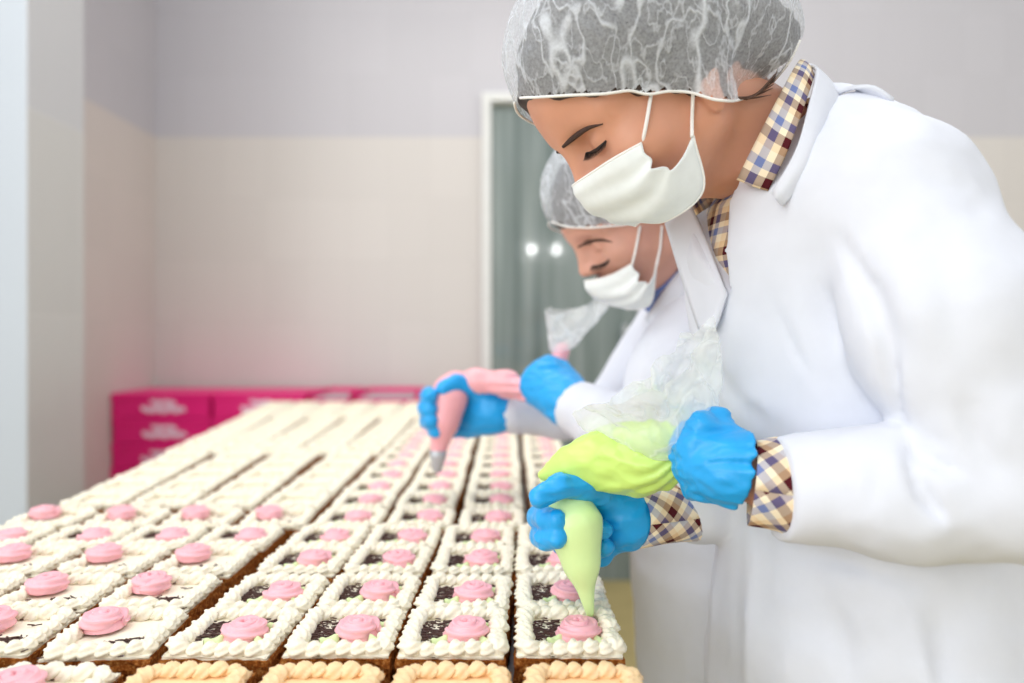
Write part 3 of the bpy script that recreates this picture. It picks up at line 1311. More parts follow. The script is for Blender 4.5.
def coatW(P, wr=True):
    d = torsoW(P)
    Q = P - np.array((0, D0, 0), np.float32)
    # shoulder slope to the near and far side
    d = smin(d, caps(P, at(848, 160, .74), at(890, 200, .665), .055, .066), .045)
    d = smin(d, caps(P, at(840, 175, .82), at(850, 215, .90), .055, .055), .05)
    d = smin(d, chain(P, nearArm[:1] + [(nearArm[0][0] + np.array((.01, 0, -.03), np.float32), nearArm[0][1])], .02), .03)
    d = smin(d, chain(P, nearArm, .02), .010)
    d = smin(d, chain(P, farArm, .02), .03)
    f = np.minimum(chain(P, nearFore, .02), chain(P, farFore, .02))
    d = smin(d, f, .007)
    if wr:
        d = d - folds(P, 9, .010, (1, 1, .55), 1.7)
        arm = np.clip(1 - np.abs(np.minimum(chain(P, nearArm), f)) / .02, 0, 1)
        d = d - folds(P, 24, .0035, (1, 1, .7), 4.2) - arm * folds(P, 20, .007, (1.3, 1, .8), 8.2) - folds(P, 13, .011, (1, 1, .22), 5.0) * np.clip((1.03 - P[:, 2]) / .1, 0, 1)
    # open front: a V between the lapels
    zb, zt = at(0, 292, .70)[2], at(0, 180, .70)[2]
    w = .095 * np.clip((P[:, 2] - zb) / (zt - zb), 0, 1.5)
    cut = np.maximum(np.maximum(.700 - P[:, 1], P[:, 1] - (.700 + w)), zb - P[:, 2])
    cut = np.maximum(cut, P[:, 0] - .27)
    neck = caps(P, at(760, 160, .76), at(815, 60, .76), .060, .072)
    d = smax(d, -np.minimum(cut, neck), .004)
    # sleeve ends are cut square, the hem level
    d = smax(d, at(775, 0, .615)[0] - P[:, 0] - 10 * (P[:, 1] > .70) - 10 * (P[:, 2] > 1.16) - 10 * (P[:, 2] < .98), .004)
    return d


CREASES = [([(838, 228), (868, 285), (893, 360), (910, 438)], .0075, .0075), ([(906, 440), (932, 464), (968, 478)], .006, .006),
           ([(904, 442), (922, 492), (962, 536)], .006, .007), ([(884, 462), (872, 500), (878, 535)], .003, .007),
           ([(768, 292), (800, 355), (852, 415)], .0022, .004), ([(872, 250), (890, 312), (920, 372)], .0035, .010),
           ([(925, 235), (952, 300), (960, 380)], .003, .012), ([(757, 545), (748, 610), (744, 683)], .0016, .003),
           ([(728, 305), (724, 380), (734, 445)], .0016, .003), ([(800, 548), (860, 566), (940, 590)], .003, .009),
           ([(705, 345), (740, 400), (790, 440)], .003, .011), ([(960, 400), (985, 450), (1010, 470)], .004, .010),
           ([(810, 250), (830, 310), (870, 380)], .0025, .012), ([(830, 600), (845, 640), (850, 690)], .004, .014),
           ([(930, 600), (940, 645), (938, 690)], .004, .014), ([(800, 455), (840, 470), (890, 462)], .003, .007)]


def on_coat(x, y):
    C = np.array([0, 0, CZ])
    t = np.linspace(.40, .95, 560)
    P = (C + t[:, None] * (at(x, y, 1.0) - C)).astype(np.float32)
    k = np.where(coatW(P, False) < 0)[0]
    return P[k[0]] if len(k) else None


CR = []
for pts, amp, wd in CREASES:
    q = [on_coat(x, y) for x, y in spline(np.array([(a, b, 0) for a, b in pts], float), 18)[:, :2]]
    q = [p for p in q if p is not None]
    CR.append((q, amp, wd))


def coat_creased(P):
    d = coatW(P)
    for q, amp, wd in CR:
        Q = np.array(q)
        i = np.where(((P > Q.min(0) - 3 * wd) & (P < Q.max(0) + 3 * wd)).all(1))[0]
        if len(i) == 0:
            continue
        p = P[i]
        num, n = None, len(q) - 1
        for k, (a, b) in enumerate(zip(q[:-1], q[1:])):
            e = math.sin(math.pi * (k + .5) / n) * np.exp(-(caps(p, a, b, 0, 0) / wd) ** 2)
            num = e if num is None else np.maximum(num, e)
        d[i] += 1.7 * amp * num
    return d


v, f = sdf_mesh(coat_creased, (-.02, .44, .42), (.62, 1.05, 1.5), .0046)
coat = obj_from('lab_coat', v, f, MT['coat'], wroot)


# shirt chest, collar and cuffs
def shirtW(P):
    d = torsoW(P, -.012)
    d = smin(d, caps(P, at(785, 175, .765), at(800, 120, .765), .050, .056), .03)
    return np.maximum(np.maximum(d, 1.18 - P[:, 2]), P[:, 2] - 1.43)


v, f = sdf_mesh(shirtW, (.1, .55, 1.15), (.5, .98, 1.5), .006)
shirt = obj_from('shirt', v, f, MT['plaid_obj'], wroot)
cr = [[at(803, 60, .77), at(797, 64, .70), at(777, 101, .672), at(757, 140, .662), at(737, 180, .672)],
      [at(808, 64, .77), at(806, 68, .69), at(789, 110, .655), at(771, 150, .648), at(752, 186, .662)],
      [at(812, 75, .77), at(813, 78, .69), at(800, 118, .650), at(785, 157, .642), at(768, 191, .657)]]
v, f, uv = patch(cr, 20, 12)
co = obj_from('collar', v, f, MT['plaid_uv'], shirt, uvs=uv)
solidify(co, .002)
cr = [[at(803, 60, .77), at(796, 74, .82), at(770, 120, .845), at(735, 165, .83), at(700, 182, .79), at(688, 196, .755)],
      [at(808, 66, .77), at(805, 85, .83), at(785, 135, .86), at(745, 185, .835), at(712, 205, .785), at(697, 215, .75)]]
v, f, uv = patch(cr, 24, 6)
co = obj_from('collar', v, f, MT['plaid_uv'], shirt, uvs=uv)
solidify(co, .002)
cuff_strip('cuff', at(752, 481, .620), .035, at(794, 487, .612), .040, MT['plaid_rot'], shirt)
cuff_strip('cuff', at(634, 518, .752), .029, at(694, 510, .785), .031, MT['plaid_rot'], shirt)

# lapels, the strap at the nape
fl = [[at(665, 224, .79), at(681, 275, .775), at(701, 334, .745)],
      [at(680, 206, .785), at(697, 262, .75), at(714, 330, .71)],
      [at(691, 203, .775), at(708, 245, .735), at(727, 294, .697)]]
v, f, uv = patch(fl, 14, 10)
lp = obj_from('lapel', v, f, MT['coat'], coat)
solidify(lp, .003)
nl = [[at(740, 182, .660), at(731, 235, .655), at(727, 296, .668)],
      [at(769, 193, .640), at(757, 240, .632), at(738, 300, .650)],
      [at(800, 175, .622), at(785, 230, .615), at(752, 306, .634)]]
st = [[at(828, 84, .71), at(850, 86, .70), at(872, 97, .69), at(891, 110, .685)],
      [at(836, 95, .70), at(853, 88, .69), at(874, 87, .68), at(893, 99, .675)]]
v, f, uv = patch(st, 10, 5)
sp_ = obj_from('tie_strap', v, f, MT['coat'], coat)
solidify(sp_, .004)
cb = [[at(806, 64, .80), at(816, 70, .70), at(808, 108, .655), at(795, 152, .636), at(772, 194, .640)],
      [at(820, 72, .80), at(830, 84, .70), at(821, 116, .655), at(805, 160, .632), at(776, 199, .636)],
      [at(832, 88, .80), at(842, 100, .705), at(831, 130, .668), at(812, 172, .640), at(782, 206, .638)]]
v, f, uv = patch(cb, 18, 12)
cbo = obj_from('coat_collar', v, f, MT['coat'], coat)
solidify(cbo, .003)


# body under the clothes
def lowerW(P):
    d = smax(torsoW(P, -.03), .80 - P[:, 2], .03)
    for ch in (nearArm, nearFore, farArm, farFore):
        d = smin(d, chain(P, [(p, r * .55) for p, r in ch], .02), .02)
    d = smin(d, caps(P, neckW, at(830, 215, .77), .056, .07), .03)
    for (a, b) in ((at(776, 487, .615), at(715, 462, .632)), (at(697, 503, .79), at(615, 517, .752))):
        d = smin(d, caps(P, a, b, .0235, .0185), .01)
    for s in (-1, 1):
        d = smin(d, chain(P, [(np.array((.40, D0 + s * .085, .9), np.float32), .07), (np.array((.385, D0 + s * .085, .48), np.float32), .045),
                              (np.array((.42, D0 + s * .085, .07), np.float32), .035), (np.array((.33, D0 + s * .085, .04), np.float32), .025)], .02), .03)
    return d


body_mesh(HW, neckW, .052, lowerW, wroot, MT['skin'], (.02, .42, 0), (.62, 1.06, 1.45))
build_legs(wroot, (.40, D0, .9), wroot)


# hair and hairnet
def hairline(Hd, line, lift):
    q = np.array([Hd.px(x, y, l)[[0, 2]] for x, y, l in line])
    q = q[np.argsort(q[:, 0])]
    return q[:, 0], q[:, 1] + lift


HLW = hairline(HW, [(519, 98, 0), (540, 97, .045), (575, 95, .070), (605, 94, .078), (630, 90, .08), (648, 95, .08), (668, 91, .08), (690, 92, .08), (715, 100, .075), (745, 102, .05)], .005)


def hairW(P):
    d = head_sdf(P) - .006
    d = np.maximum(d, ell(P, (-.004, 0, .05), (.125, .085, .12)))
    bun = ell(P, H_bun, (.046, .048, .042))
    d = smin(d, bun, .03)
    d = smax(d, (np.interp(P[:, 0], HLW[0], HLW[1]) + .012 * np.clip(-P[:, 1] / .05, 0, 1)).astype(np.float32) - P[:, 2], .004)
    return d - .0016 * np.sin(260 * P[:, 2] + 150 * P[:, 0] + 8 * vnoise(P * 40))


H_bun = HW.px(748, 48, 0).astype(np.float32)
nape = HW.px(752, 84, 0).astype(np.float32)


def hairW2(P):
    d = hairW(P)
    # temple strands in front of the ear
    Q = P.copy(); Q[:, 1] = np.abs(Q[:, 1])
    d = smin(d, caps(Q, (.040, .0665, .050), (.016, .0725, .020), .005, .002), .004)
    return d


v, f = sdf_mesh(hairW2, (-.19, -.1, -.07), (.13, .1, .2), .003)
obj_from('hair', HW.w(v), f, MT['hair'], wroot)


def netfield(Hd, parts):
    E = [(Hd.px(x, y, 0).astype(np.float32), r) for (x, y, r) in parts]

    def fn(P):
        d = None
        for c, r in E:
            e = ell(P, c, r)
            d = e if d is None else smin(d, e, .03)
        d = smin(d, head_sdf(P) - .0065, .02)
        pl = folds(P, 34, .010, (1.0, 1.0, .28), 2.2) + folds(P, 85, .0028, (1.0, 1.0, .5), 5.1)
        pl = pl * np.clip(.35 + (P[:, 2] - .02 - .5 * P[:, 0]) / .05, .35, 1)
        return d - pl
    return fn


def above_line(Hd, v, line, dy=0.0):
    w_ = Hd.w(np.stack([v[:, 0], np.abs(v[:, 1]), v[:, 2]], 1))
    qx = 512 + F * w_[:, 0] / w_[:, 1]
    qy = HOR - F * (w_[:, 2] - CZ) / w_[:, 1]
    ln = np.array(line, float)
    return qy < np.interp(qx, ln[:, 0], ln[:, 1]) - dy


def hairnet(Hd, parts, line, root, h=.0026):
    fn = netfield(Hd, parts)
    v, f = sdf_mesh(fn, (-.21, -.13, -.1), (.16, .13, .24), h)
    # trim below the elastic, traced on the near side and mirrored
    w_ = Hd.w(np.stack([v[:, 0], np.abs(v[:, 1]), v[:, 2]], 1))
    qx = 512 + F * w_[:, 0] / w_[:, 1]
    qy = HOR - F * (w_[:, 2] - CZ) / w_[:, 1]
    ln = np.array(line, float)
    far = 11 * np.clip(-v[:, 1] / .05, 0, 1)
    v, f = drop(v, f, (qy < np.interp(qx, ln[:, 0], ln[:, 1]) + 1.2 * np.sin(qx * .5) - far) & (v[:, 2] > -.06))
    ob = obj_from('hairnet', Hd.w(v), f, MT['net'], root)
    # the gathered elastic edge
    C = np.array([0, 0, CZ])
    t = np.linspace(Hd.O[1] - .16, Hd.O[1] + .03, 500)
    rim = []
    for x in np.linspace(line[0][0], line[-1][0], 90):
        y = np.interp(x, ln[:, 0], ln[:, 1])
        P = Hd.loc(C + t[:, None] * (at(x, y, 1.0) - C)).astype(np.float32)
        k = np.where((fn(P) < 0) & (P[:, 1] > .004))[0]
        if len(k):
            rim.append(P[k[0]].astype(float))
    rim = np.array(rim)
    for _ in range(3):
        rim[1:-1] = (rim[:-2] + 2 * rim[1:-1] + rim[2:]) / 4
    for s_ in (1, -1):
        rr_ = rim * np.array((1, s_, 1))
        rr_[:, 2] += .0105 * np.clip(-rr_[:, 1] / .05, 0, 1)
        vv, ff = tube(Hd.w(rr_), .0013, 8)
        obj_from('elastic_edge', vv, ff, MT['loop'], ob)
    return ob


hairnet(HW, [(596, 48, (.078, .088, .076)), (660, 30, (.094, .091, .088)), (738, 38, (.050, .060, .055))],
                    [(500, 88), (519, 98), (540, 97), (575, 95), (605, 94), (630, 90), (648, 95), (668, 91), (690, 92), (715, 100), (745, 102), (768, 88), (790, 62), (800, 40)], wroot)


# brows, lashes
def hair_strip(Hd, name, pts, radii, mat, root):
    v, f = tube(Hd.w(spline(pts, 18)), spline(np.array(radii)[:, None], 18)[:, 0] * Hd.s, 8)
    return obj_from(name, v, f, mat, root)


def face_hair(Hd, root, brow, lashes):
    """brow and lashes traced on the near side of the face, mirrored to the far side"""
    for s in (1, -1):
        M_ = np.array((1, s, 1))
        pb_ = [Hd.surf(x, y, .0003) * M_ for x, y in brow]
        v, f = tube(Hd.w(spline(pb_, 18)), spline(np.array([[.0014], [.0026], [.0020], [.0005]]), 18)[:, 0] * Hd.s, 8)
        obj_from('eyebrow', v, f, MT['brow'], root)
        pl = [Hd.surf(x, y, .0004) * M_ for x, y in lashes]
        v, f = tube(Hd.w(spline(pl, 18)), spline(np.array([[.0006], [.0014], [.0016], [.0009]]), 18)[:, 0] * Hd.s, 8)
        lash = obj_from('eyelashes', v, f, MT['lash'], root)
        parts = []
        sp = spline(pl, 16)
        for i, p in enumerate(sp):
            side = (i / 15 - .25)
            e = p + np.array((.0060, s * .0045 * side, -.0042))
            m = (p + e) / 2 + np.array((.0008, 0, -.0010))
            parts.append(tube(Hd.w(np.array([p, m, e])), [.0006, .0004, .00012], 5))
        v, f = join(*parts)
        obj_from('eyelash_fan', v, f, MT['lash'], lash)


face_hair(HW, wroot, [(563, 147), (573, 138), (588, 128), (603, 124)], [(586, 153), (592, 152), (599, 148), (606, 141)])


# loose strands at the nape
parts = []
for k in range(34):
    o_, l_ = RNG.uniform(-.2, 1.3), RNG.uniform(.020, .060)
    q = [HW.px(728 + 14 * o_, 96 + 3 * o_, l_ + .004), HW.px(748 + 8 * o_, 98 - 4 * o_, l_), HW.px(772 + 4 * o_, 92 - 16 * o_, l_ - .012)]
    parts.append(tube(HW.w(spline(q, 10)), [.0006, .0007] + [.0008] * 6 + [.0005, .0002], 5))
v, f = join(*parts)
obj_from('loose_hair', v, f, MT['wisps'], wroot)


# mask
def mask(Hd, net, root, loops, pleats=True):
    rows = []
    for ri, row in enumerate(net):
        near = [Hd.px(x, y, l) for (x, y, l) in row]
        far = [np.array((p[0], -p[1], p[2] + (.2 * min(p[1], .034) if ri >= 3 else 0))) for p in near[:0:-1]]
        rows.append(far + near)
    rows = np.array(rows)
    v, f, uv = patch(rows, 49, 27)
    # soft pleats running from side to side
    V = v.reshape(49, 27, 3)
    for i in range(49):
        s = abs(i - 24) / 24
        for j in range(27):
            t = j / 26
            V[i, j] += np.array((.0022, 0, 0)) * math.sin(t * 19) * (.35 + s * .65) * (1.6 if pleats else 1) * math.sin(math.pi * min(1, max(0, t)))
    o = obj_from('face_mask', Hd.w(V.reshape(-1, 3)), f, MT['mask'], root)
    solidify(o, .0016)
    # bound top and bottom edges
    for j in (0, 26):
        vv, ff = tube(Hd.w(V[:, j]), .0013 * Hd.s, 6)
        obj_from('binding', vv, ff, MT['loop'], o)
    for pts in loops:
        P = np.array([Hd.surf(p[0], p[1], .0022) if i_ else Hd.px(*p) for i_, p in enumerate(pts)])
        for s in (1, -1):
            Q = P * np.array((1, s, 1))
            vv, ff = tube(Hd.w(spline(Q, 14)), .0016 * Hd.s, 8)
            obj_from('ear_loop', vv, ff, MT['loop'], o)
    return o


mask(HW, [[(575, 184, 0), (590, 174, .027), (613, 159, .053), (642, 143, .0665)],
          [(580, 199, 0), (600, 189, .030), (626, 178, .054), (649, 160, .068)],
          [(598, 212, 0), (620, 205, .031), (644, 192, .055), (658, 168, .070)],
          [(620, 221, 0), (645, 217, .034), (668, 198, .057), (676, 167, .071)],
          [(640, 222, 0), (668, 220, .034), (703, 190, .056), (710, 164, .064), ][:3] + [(693, 136, .072)]],
     wroot, [[(642, 144, .063), (646, 125, .071), (651, 95, .078)], [(692, 137, .073), (692, 120, .078), (693, 92, .080)]])


# gloves of the woman
def handWR(P):
    """her right hand closes round the nozzle end, palm to the camera, thumb on top"""
    palm = None
    wr = (622, 517, .757, 25)
    for m in ((588, 498, .757, 15), (582, 513, .764, 15), (585, 532, .766, 15), (592, 549, .764, 14)):
        c = chain(P, A(wr, m))
        palm = c if palm is None else smin(palm, c, .012)
    d = smin(palm, chain(P, A((629, 517, .757, 28), (622, 517, .757, 25))), .01)
    d = smin(d, chain(P, A((618, 500, .745, 17), (600, 492, .735, 14))), .014)                   # thumb ball
    d = smin(d, chain(P, A((607, 497, .735, 13), (582, 486, .708, 11.5), (560, 486, .694, 10.5), (540, 497, .688, 9.5))), .006)
    idx = chain(P, A((588, 500, .757, 12), (556, 512, .758, 11), (540, 517, .735, 10.5), (545, 519, .705, 10), (556, 520, .692, 9)))
    mid = chain(P, A((584, 517, .764, 12), (556, 530, .766, 11.5), (543, 536, .738, 11), (547, 538, .705, 10.5), (557, 537, .690, 9.5)))
    rng = chain(P, A((585, 533, .766, 12), (563, 541, .770, 11), (572, 540, .748, 9.5), (603, 530, .722, 8.5)))
    pky = chain(P, A((592, 550, .764, 11.5), (576, 556, .764, 10), (584, 553, .742, 9), (605, 546, .722, 8.5)))
    d = smin(d, chain(P, A((592, 552, .757, 12), (600, 556, .748, 10))), .01)
    for fg in (idx, mid, rng, pky):
        d = smin(d, fg, .0028)
    return d


glove_obj('glove', handWR, at(588, 520, .74), np.array((.085, .085, .07)), wroot, .0015)


def handWL(P):
    """her left hand closes round the gathered bag, back of the hand to the camera"""
    wr = (724, 468, .625, 28)
    palm = None
    for m in ((702, 430, .632, 13), (695, 446, .628, 14), (695, 465, .630, 14), (702, 484, .636, 13)):
        c = chain(P, A(wr, m))
        palm = c if palm is None else smin(palm, c, .007)
    d = smin(palm, chain(P, A((760, 470, .618, 40), (740, 470, .622, 35), (722, 469, .626, 29))), .01)
    d = smin(d, chain(P, A((722, 440, .640, 16), (716, 420, .648, 11), (706, 424, .668, 10), (694, 438, .680, 9))), .012)
    for pts in (((700, 430, .634, 14), (688, 437, .650, 11.5), (688, 446, .678, 10.5), (702, 452, .690, 9.5)),
                ((694, 447, .632, 14), (684, 452, .652, 12), (686, 459, .680, 11), (702, 463, .692, 10)),
                ((695, 467, .634, 14), (687, 470, .654, 12), (690, 474, .680, 10.5), (706, 474, .690, 9.5)),
                ((702, 485, .638, 13), (694, 486, .656, 11), (698, 487, .678, 9.5), (712, 484, .688, 8.5))):
        d = smin(d, chain(P, A(*pts)), .006)
    d = d - folds(P, 60, .0035, (.45, 1, 1.5), 2.0)
    # the open cuff slants from the top right to the wrist
    a_, b_ = at(748, 430, .62), at(733, 503, .62)
    n_ = np.array((-(b_[2] - a_[2]), 0, b_[0] - a_[0]))
    n_ /= np.linalg.norm(n_)
    return smax(d, ((P - a_.astype(np.float32)) @ n_.astype(np.float32)), .003)


glove_obj('glove', handWL, at(714, 462, .65), np.array((.07, .075, .075)), wroot, .0016)


# ------------------------------------------------------------------ piping bag with green cream
gb = empty('piping_bag', at(590, 612, .705), 'piping bag filled with pale green cream, held by the woman in front', 'piping bag', 'piping bags in the bakers\' hands')
TIP = at(590, 613, .705)


def coneW(P):
    d = chain(P, A((590, 613, .705, 4.2), (581, 560, .706, 14.5), (574, 524, .711, 23.5), (571, 514, .716, 18)), .02)
    d = smin(d, chain(P, A((568, 512, .716, 18), (556, 497, .722, 9), (543, 480, .726, 4))), .012)
    return d - folds(P, 60, .0012, (1, 1, .3))


v, f = sdf_mesh(coneW, at(572, 545, .71) - np.array((.06, .05, .1)), at(572, 545, .71) + np.array((.06, .05, .1)), .0018)
obj_from('nozzle_end', v, f, MT['pale_green_cream'], gb)


def bagW(P):
    d = chain(P, A((542, 475, .722, 3), (572, 465, .718, 11), (606, 459, .712, 22), (638, 459, .702, 27), (664, 454, .688, 21), (688, 449, .674, 12)), .03)
    # creases running to the gathered neck
    q = P - at(690, 450, .672).astype(np.float32)
    ang = np.arctan2(q[:, 2] * 1.0, -q[:, 0]) 
    return d - .0022 * np.sin(ang * 17 + 9 * vnoise(P * 25)) * np.clip(1 - np.linalg.norm(q, axis=1) / .12, 0, 1) - folds(P, 45, .0035, (1, 1, 1.6), 3)


v, f = sdf_mesh(bagW, at(612, 462, .70) - np.array((.09, .06, .06)), at(612, 462, .70) + np.array((.1, .06, .06)), .0018)
obj_from('filled_bag', v, f, MT['green_cream'], gb)


def film_fan(name, neck, rim, rn, ru, rv, U, Vv, seed, root, h=.7, nu=72, nv=26, amp=.012):
    """the open end of the bag: a crumpled film cone from the gathered neck to a wavy rim"""
    V, Fs = [], []
    neck, rim = np.asarray(neck), np.asarray(rim)
    U, Vv = np.asarray(U, float), np.asarray(Vv, float)
    for j in range(nv):
        t = j / (nv - 1)
        for i in range(nu):
            th = 2 * math.pi * i / nu
            g = t ** h
            wob = 1 + .16 * math.sin(3 * th + seed) * t + .10 * math.sin(7 * th + 2 * seed) * t
            p = neck + (rim - neck) * (t + .10 * t * math.sin(2 * th + seed)) + (rn + (ru - rn) * g) * wob * math.cos(th) * U + (rn + (rv - rn) * g) * wob * math.sin(th) * Vv
            V.append(p)
    V = np.array(V)
    for k, (s, a) in enumerate(((22, 1.0), (55, .35))):
        for ax in range(3):
            Q = (V * s + 11 * ax + seed).astype(np.float32)
            tt = np.repeat(np.linspace(0, 1, nv), nu)
            V[:, ax] += amp * a * (ridge(Q, 2) - .5) * np.minimum(1, tt * 2)
    for j in range(nv - 1):
        for i in range(nu):
            i2 = (i + 1) % nu
            Fs.append((j * nu + i, j * nu + i2, (j + 1) * nu + i2, (j + 1) * nu + i))
    return obj_from(name, V, Fs, MT['film'], root)


film_fan('film_end', at(690, 449, .672), at(634, 388, .655), .012, .064, .045, (.80, -.1, .59), (0.05, 1, 0), 1.0, gb, .42, amp=.022)

# ====================================================== the man behind
D1 = 1.21
mroot = empty('person', (0.42, D1, 0), 'man behind wearing white coat, hairnet and mask, piping pink cream', 'person', 'bakers at the cake table')
yawM, pitM = math.radians(10), math.radians(29)
RM = frame(yawM, pitM)
HM = Head(at(664, 214, .985) - 1.06 * .07 * RM[1], yawM, pitM, 1.06)
lvM = levels_px([(1020, 640, 850, .22), (683, 640, 840, .205), (560, 634, 830, .19), (480, 640, 832, .175), (400, 648, 838, .178), (340, 645, 838, .18),
                 (300, 655, 820, .165), (275, 672, 790, .13), (255, 690, 765, .07)], D1)
torsoM = torso_field(lvM, D1)
nArmM = A((708, 310, 1.07, 46), (672, 380, 1.03, 42), (648, 440, 1.04, 35))
nForeM = A((648, 440, 1.04, 33), (612, 425, 1.06, 29), (580, 408, 1.09, 25))
fArmM = A((690, 310, 1.31, 40), (650, 370, 1.32, 36), (610, 412, 1.29, 26))
fForeM = A((610, 413, 1.29, 24), (560, 413, 1.25, 21), (503, 413, 1.21, 17.5))
neckM = at(695, 278, 1.12)


def coatM(P):
    d = torsoM(P)
    for a in (nArmM, fArmM):
        d = smin(d, chain(P, a, .02), .03)
    d = smin(d, np.minimum(chain(P, nForeM, .02), chain(P, fForeM, .02)), .012)
    d = d - folds(P, 9, .009, (1, 1, .6), 6.1) - folds(P, 24, .003, (1, 1, .8), 2.2)
    neck = caps(P, at(655, 262, 1.10), at(700, 230, 1.12), .055, .07)
    d = smax(d, -neck, .004)
    return d


v, f = sdf_mesh(coatM, (-.06, .84, .4), (.62, 1.46, 1.45), .008)
coatmo = obj_from('lab_coat', v, f, MT['coat'], mroot)
cb = [[at(700, 245, 1.14), at(690, 258, 1.04), at(670, 282, 1.03), at(645, 318, 1.05)],
      [at(706, 250, 1.14), at(700, 268, 1.03), at(684, 296, 1.02), at(655, 340, 1.045)]]
v, f, uv = patch(cb, 14, 5)
solidify(obj_from('lapel', v, f, MT['coat'], coatmo), .003)


def shirtM(P):
    d = torsoM(P, -.012)
    d = smin(d, caps(P, at(672, 285, 1.12), at(690, 262, 1.12), .055, .056), .03)
    return np.maximum(np.maximum(d, 1.15 - P[:, 2]), P[:, 2] - 1.335)


v, f = sdf_mesh(shirtM, (.1, .9, 1.12), (.55, 1.4, 1.42), .008)
shm = obj_from('shirt', v, f, MT['blue_shirt'], mroot)
cr = [[at(700, 240, 1.13), at(684, 248, 1.05), at(668, 265, 1.035), at(648, 290, 1.05)],
      [at(704, 246, 1.13), at(690, 258, 1.045), at(676, 275, 1.03), at(650, 305, 1.045)]]
v, f, uv = patch(cr, 14, 5)
solidify(obj_from('collar', v, f, MT['blue_shirt'], shm), .002)


def lowerM(P):
    d = smax(torsoM(P, -.03), .80 - P[:, 2], .03)
    for ch in (nArmM, nForeM, fArmM, fForeM):
        d = smin(d, chain(P, [(p, r * .6) for p, r in ch], .02), .02)
    d = smin(d, caps(P, neckM, at(730, 320, 1.15), .06, .08), .03)
    for (a, b) in ((at(580, 408, 1.09), at(556, 388, 1.12)), (at(503, 413, 1.21), at(478, 411, 1.215))):
        d = smin(d, caps(P, a, b, .024, .022), .01)
    for s in (-1, 1):
        d = smin(d, chain(P, [(np.array((.42, D1 + s * .09, .9), np.float32), .075), (np.array((.40, D1 + s * .09, .48), np.float32), .05),
                              (np.array((.44, D1 + s * .09, .07), np.float32), .038), (np.array((.35, D1 + s * .09, .04), np.float32), .026)], .02), .03)
    return d


body_mesh(HM, neckM, .058, lowerM, mroot, MT['skin_man'], (-.08, .84, 0), (.62, 1.46, 1.36))
build_legs(mroot, (.42, D1, .9), mroot, gap=.09)


HLM = hairline(HM, [(550, 221, 0), (566, 227, .045), (590, 228, .070), (625, 225, .08), (655, 216, .08), (690, 212, .075), (730, 205, .05)], .006)


def hairM(P):
    d = head_sdf(P) - .004
    d = np.maximum(d, ell(P, (-.004, 0, .05), (.125, .082, .12)))
    d = smax(d, (np.interp(P[:, 0], HLM[0], HLM[1]) + .012 * np.clip(-P[:, 1] / .05, 0, 1)).astype(np.float32) - P[:, 2], .004)
    return d


v, f = sdf_mesh(hairM, (-.13, -.1, -.07), (.12, .1, .18), .004)
obj_from('hair', HM.w(v), f, MT['hair'], mroot)
NPM = [(618, 180, (.105, .092, .078)), (660, 172, (.098, .092, .086))]
hairnet(HM, NPM, [(536, 205), (550, 221), (566, 227), (590, 228), (625, 225), (655, 216), (690, 212), (730, 205), (770, 190)], mroot, .0034)
face_hair(HM, mroot, [(578, 247), (586, 243), (600, 240), (612, 242)], [(592, 266), (598, 266), (604, 264), (609, 260)])
mask(HM, [[(585, 281, 0), (599, 279, .022), (614, 274, .044), (632, 264, .0625)],
          [(588, 292, 0), (605, 290, .028), (622, 285, .050), (637, 274, .066)],
          [(602, 300, 0), (616, 299, .030), (630, 294, .055), (642, 282, .068)],
          [(614, 306, 0), (628, 305, .032), (640, 299, .057), (650, 284, .070)],
          [(626, 309, 0), (642, 308, .032), (652, 300, .056), (656, 266, .072)]],
     mroot, [[(632, 265, .064), (636, 248, .073), (640, 226, .080)], [(656, 267, .073), (660, 248, .078), (662, 226, .081)]])


def handMR(P):
    """his right hand round the nozzle end of the pink bag"""
    wr = (492, 411, 1.215, 19)
    palm = None
    for m in ((466, 398, 1.225, 12), (462, 409, 1.23, 12), (464, 420, 1.23, 12), (468, 428, 1.225, 10)):
        c = chain(P, A(wr, m))
        palm = c if palm is None else smin(palm, c, .014)
    d = smin(palm, chain(P, A((498, 412, 1.213, 20), (488, 411, 1.215, 18))), .01)
    d = smin(d, chain(P, A((484, 396, 1.205, 12), (470, 386, 1.19, 9.5), (455, 383, 1.175, 8), (444, 388, 1.165, 7))), .008)
    for pts in (((462, 398, 1.225, 9), (442, 396, 1.23, 8), (429, 396, 1.195, 8), (430, 396, 1.16, 7.5)),
                ((460, 409, 1.23, 9), (440, 410, 1.23, 8.5), (427, 409, 1.195, 8.5), (429, 409, 1.16, 8)),
                ((462, 420, 1.23, 9), (442, 422, 1.23, 8), (429, 421, 1.195, 8), (431, 421, 1.16, 7.5)),
                ((466, 428, 1.225, 8), (448, 431, 1.225, 7), (435, 431, 1.19, 6.5), (436, 431, 1.165, 6))):
        d = smin(d, chain(P, A(*pts)), .003)
    return d


glove_obj('glove', handMR, at(460, 410, 1.2), np.array((.08, .075, .07)), mroot, .0024)


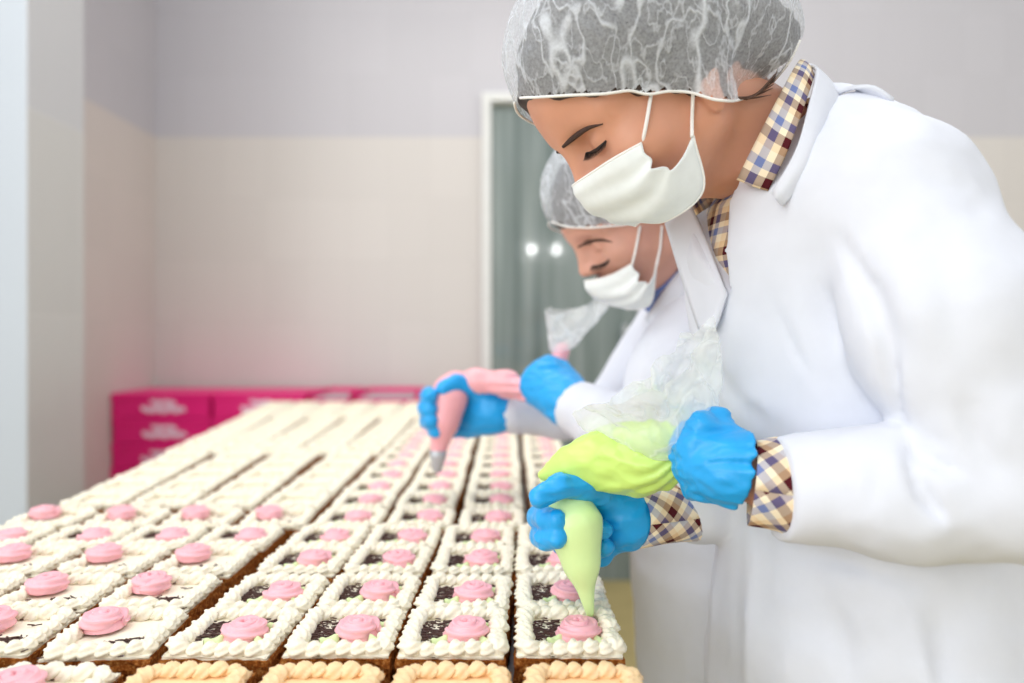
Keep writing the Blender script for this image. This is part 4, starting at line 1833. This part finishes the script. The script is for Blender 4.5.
def handML(P):
    """his left hand closed round the top of the pink bag"""
    wr = (568, 402, 1.105, 20)
    palm = None
    for m in ((549, 367, 1.13, 11), (539, 375, 1.125, 12), (533, 384, 1.125, 12), (538, 394, 1.125, 11)):
        c = chain(P, A(wr, m))
        palm = c if palm is None else smin(palm, c, .016)
    d = smin(palm, chain(P, A((574, 404, 1.10, 21), (564, 398, 1.105, 20))), .01)
    d = smin(d, chain(P, A((570, 385, 1.125, 13), (562, 370, 1.14, 9), (552, 368, 1.165, 8))), .012)
    for pts in (((548, 368, 1.13, 10), (541, 370, 1.155, 8.5), (546, 374, 1.18, 8)),
                ((538, 376, 1.125, 10), (532, 380, 1.155, 9), (540, 384, 1.18, 8)),
                ((532, 385, 1.125, 10), (528, 388, 1.155, 8.5), (537, 391, 1.175, 8)),
                ((538, 394, 1.125, 9), (534, 397, 1.15, 8), (543, 398, 1.17, 7))):
        d = smin(d, chain(P, A(*pts)), .006)
    return d


glove_obj('glove', handML, at(553, 387, 1.13), np.array((.075, .08, .07)), mroot, .0024)

# ------------------------------------------------------------------ piping bag with pink cream
pb = empty('piping_bag', at(437, 471, 1.18), 'piping bag filled with pink cream and steel nozzle, held by the man', 'piping bag', 'piping bags in the bakers\' hands')


def coneM(P):
    d = chain(P, A((438, 452, 1.18, 8), (444, 420, 1.18, 13.5), (449, 398, 1.185, 16), (449, 388, 1.19, 12)), .02)
    d = smin(d, chain(P, A((447, 390, 1.19, 11), (455, 380, 1.20, 9), (475, 382, 1.20, 10))), .012)
    return d


v, f = sdf_mesh(coneM, at(450, 418, 1.185) - np.array((.07, .05, .08)), at(450, 418, 1.185) + np.array((.07, .05, .09)), .003)
obj_from('nozzle_end', v, f, MT['pink_cream'], pb)
v, f = tube(np.array([at(438.5, 450, 1.18), at(438, 456, 1.18), at(437, 471, 1.18), at(437, 472, 1.18)]), [pr(8.6, 1.18), pr(8.4, 1.18), pr(4.6, 1.18), pr(4, 1.18)], 20)
obj_from('nozzle', v, f, MT['nozzle'], pb)


def bagM(P):
    d = chain(P, A((448, 386, 1.195, 8), (476, 381, 1.19, 10.5), (506, 384, 1.175, 11), (530, 390, 1.155, 9), (545, 388, 1.15, 8)), .02)
    q = P - at(530, 389, 1.155).astype(np.float32)
    return d - .0025 * np.sin(q[:, 2] * 420 + 5 * vnoise(P * 20)) * np.clip(1 - np.abs(q[:, 0]) / .09, 0, 1)


v, f = sdf_mesh(bagM, at(495, 385, 1.17) - np.array((.1, .05, .05)), at(495, 385, 1.17) + np.array((.1, .05, .05)), .003)
obj_from('filled_bag', v, f, MT['pink_cream'], pb)
v, f = tube(spline([at(551, 382, 1.15), at(558, 362, 1.16), at(562, 350, 1.165), at(563, 343, 1.165)], 14), spline(np.array([[.013], [.013], [.012], [.006]]), 14)[:, 0], 16)
obj_from('twisted_top', v, f, MT['pink_cream'], pb)
film_fan('film_end', at(562, 352, 1.165), at(575, 308, 1.16), .012, .054, .040, (1, 0, .25), (0, 1, 0), 2.4, pb, .6)
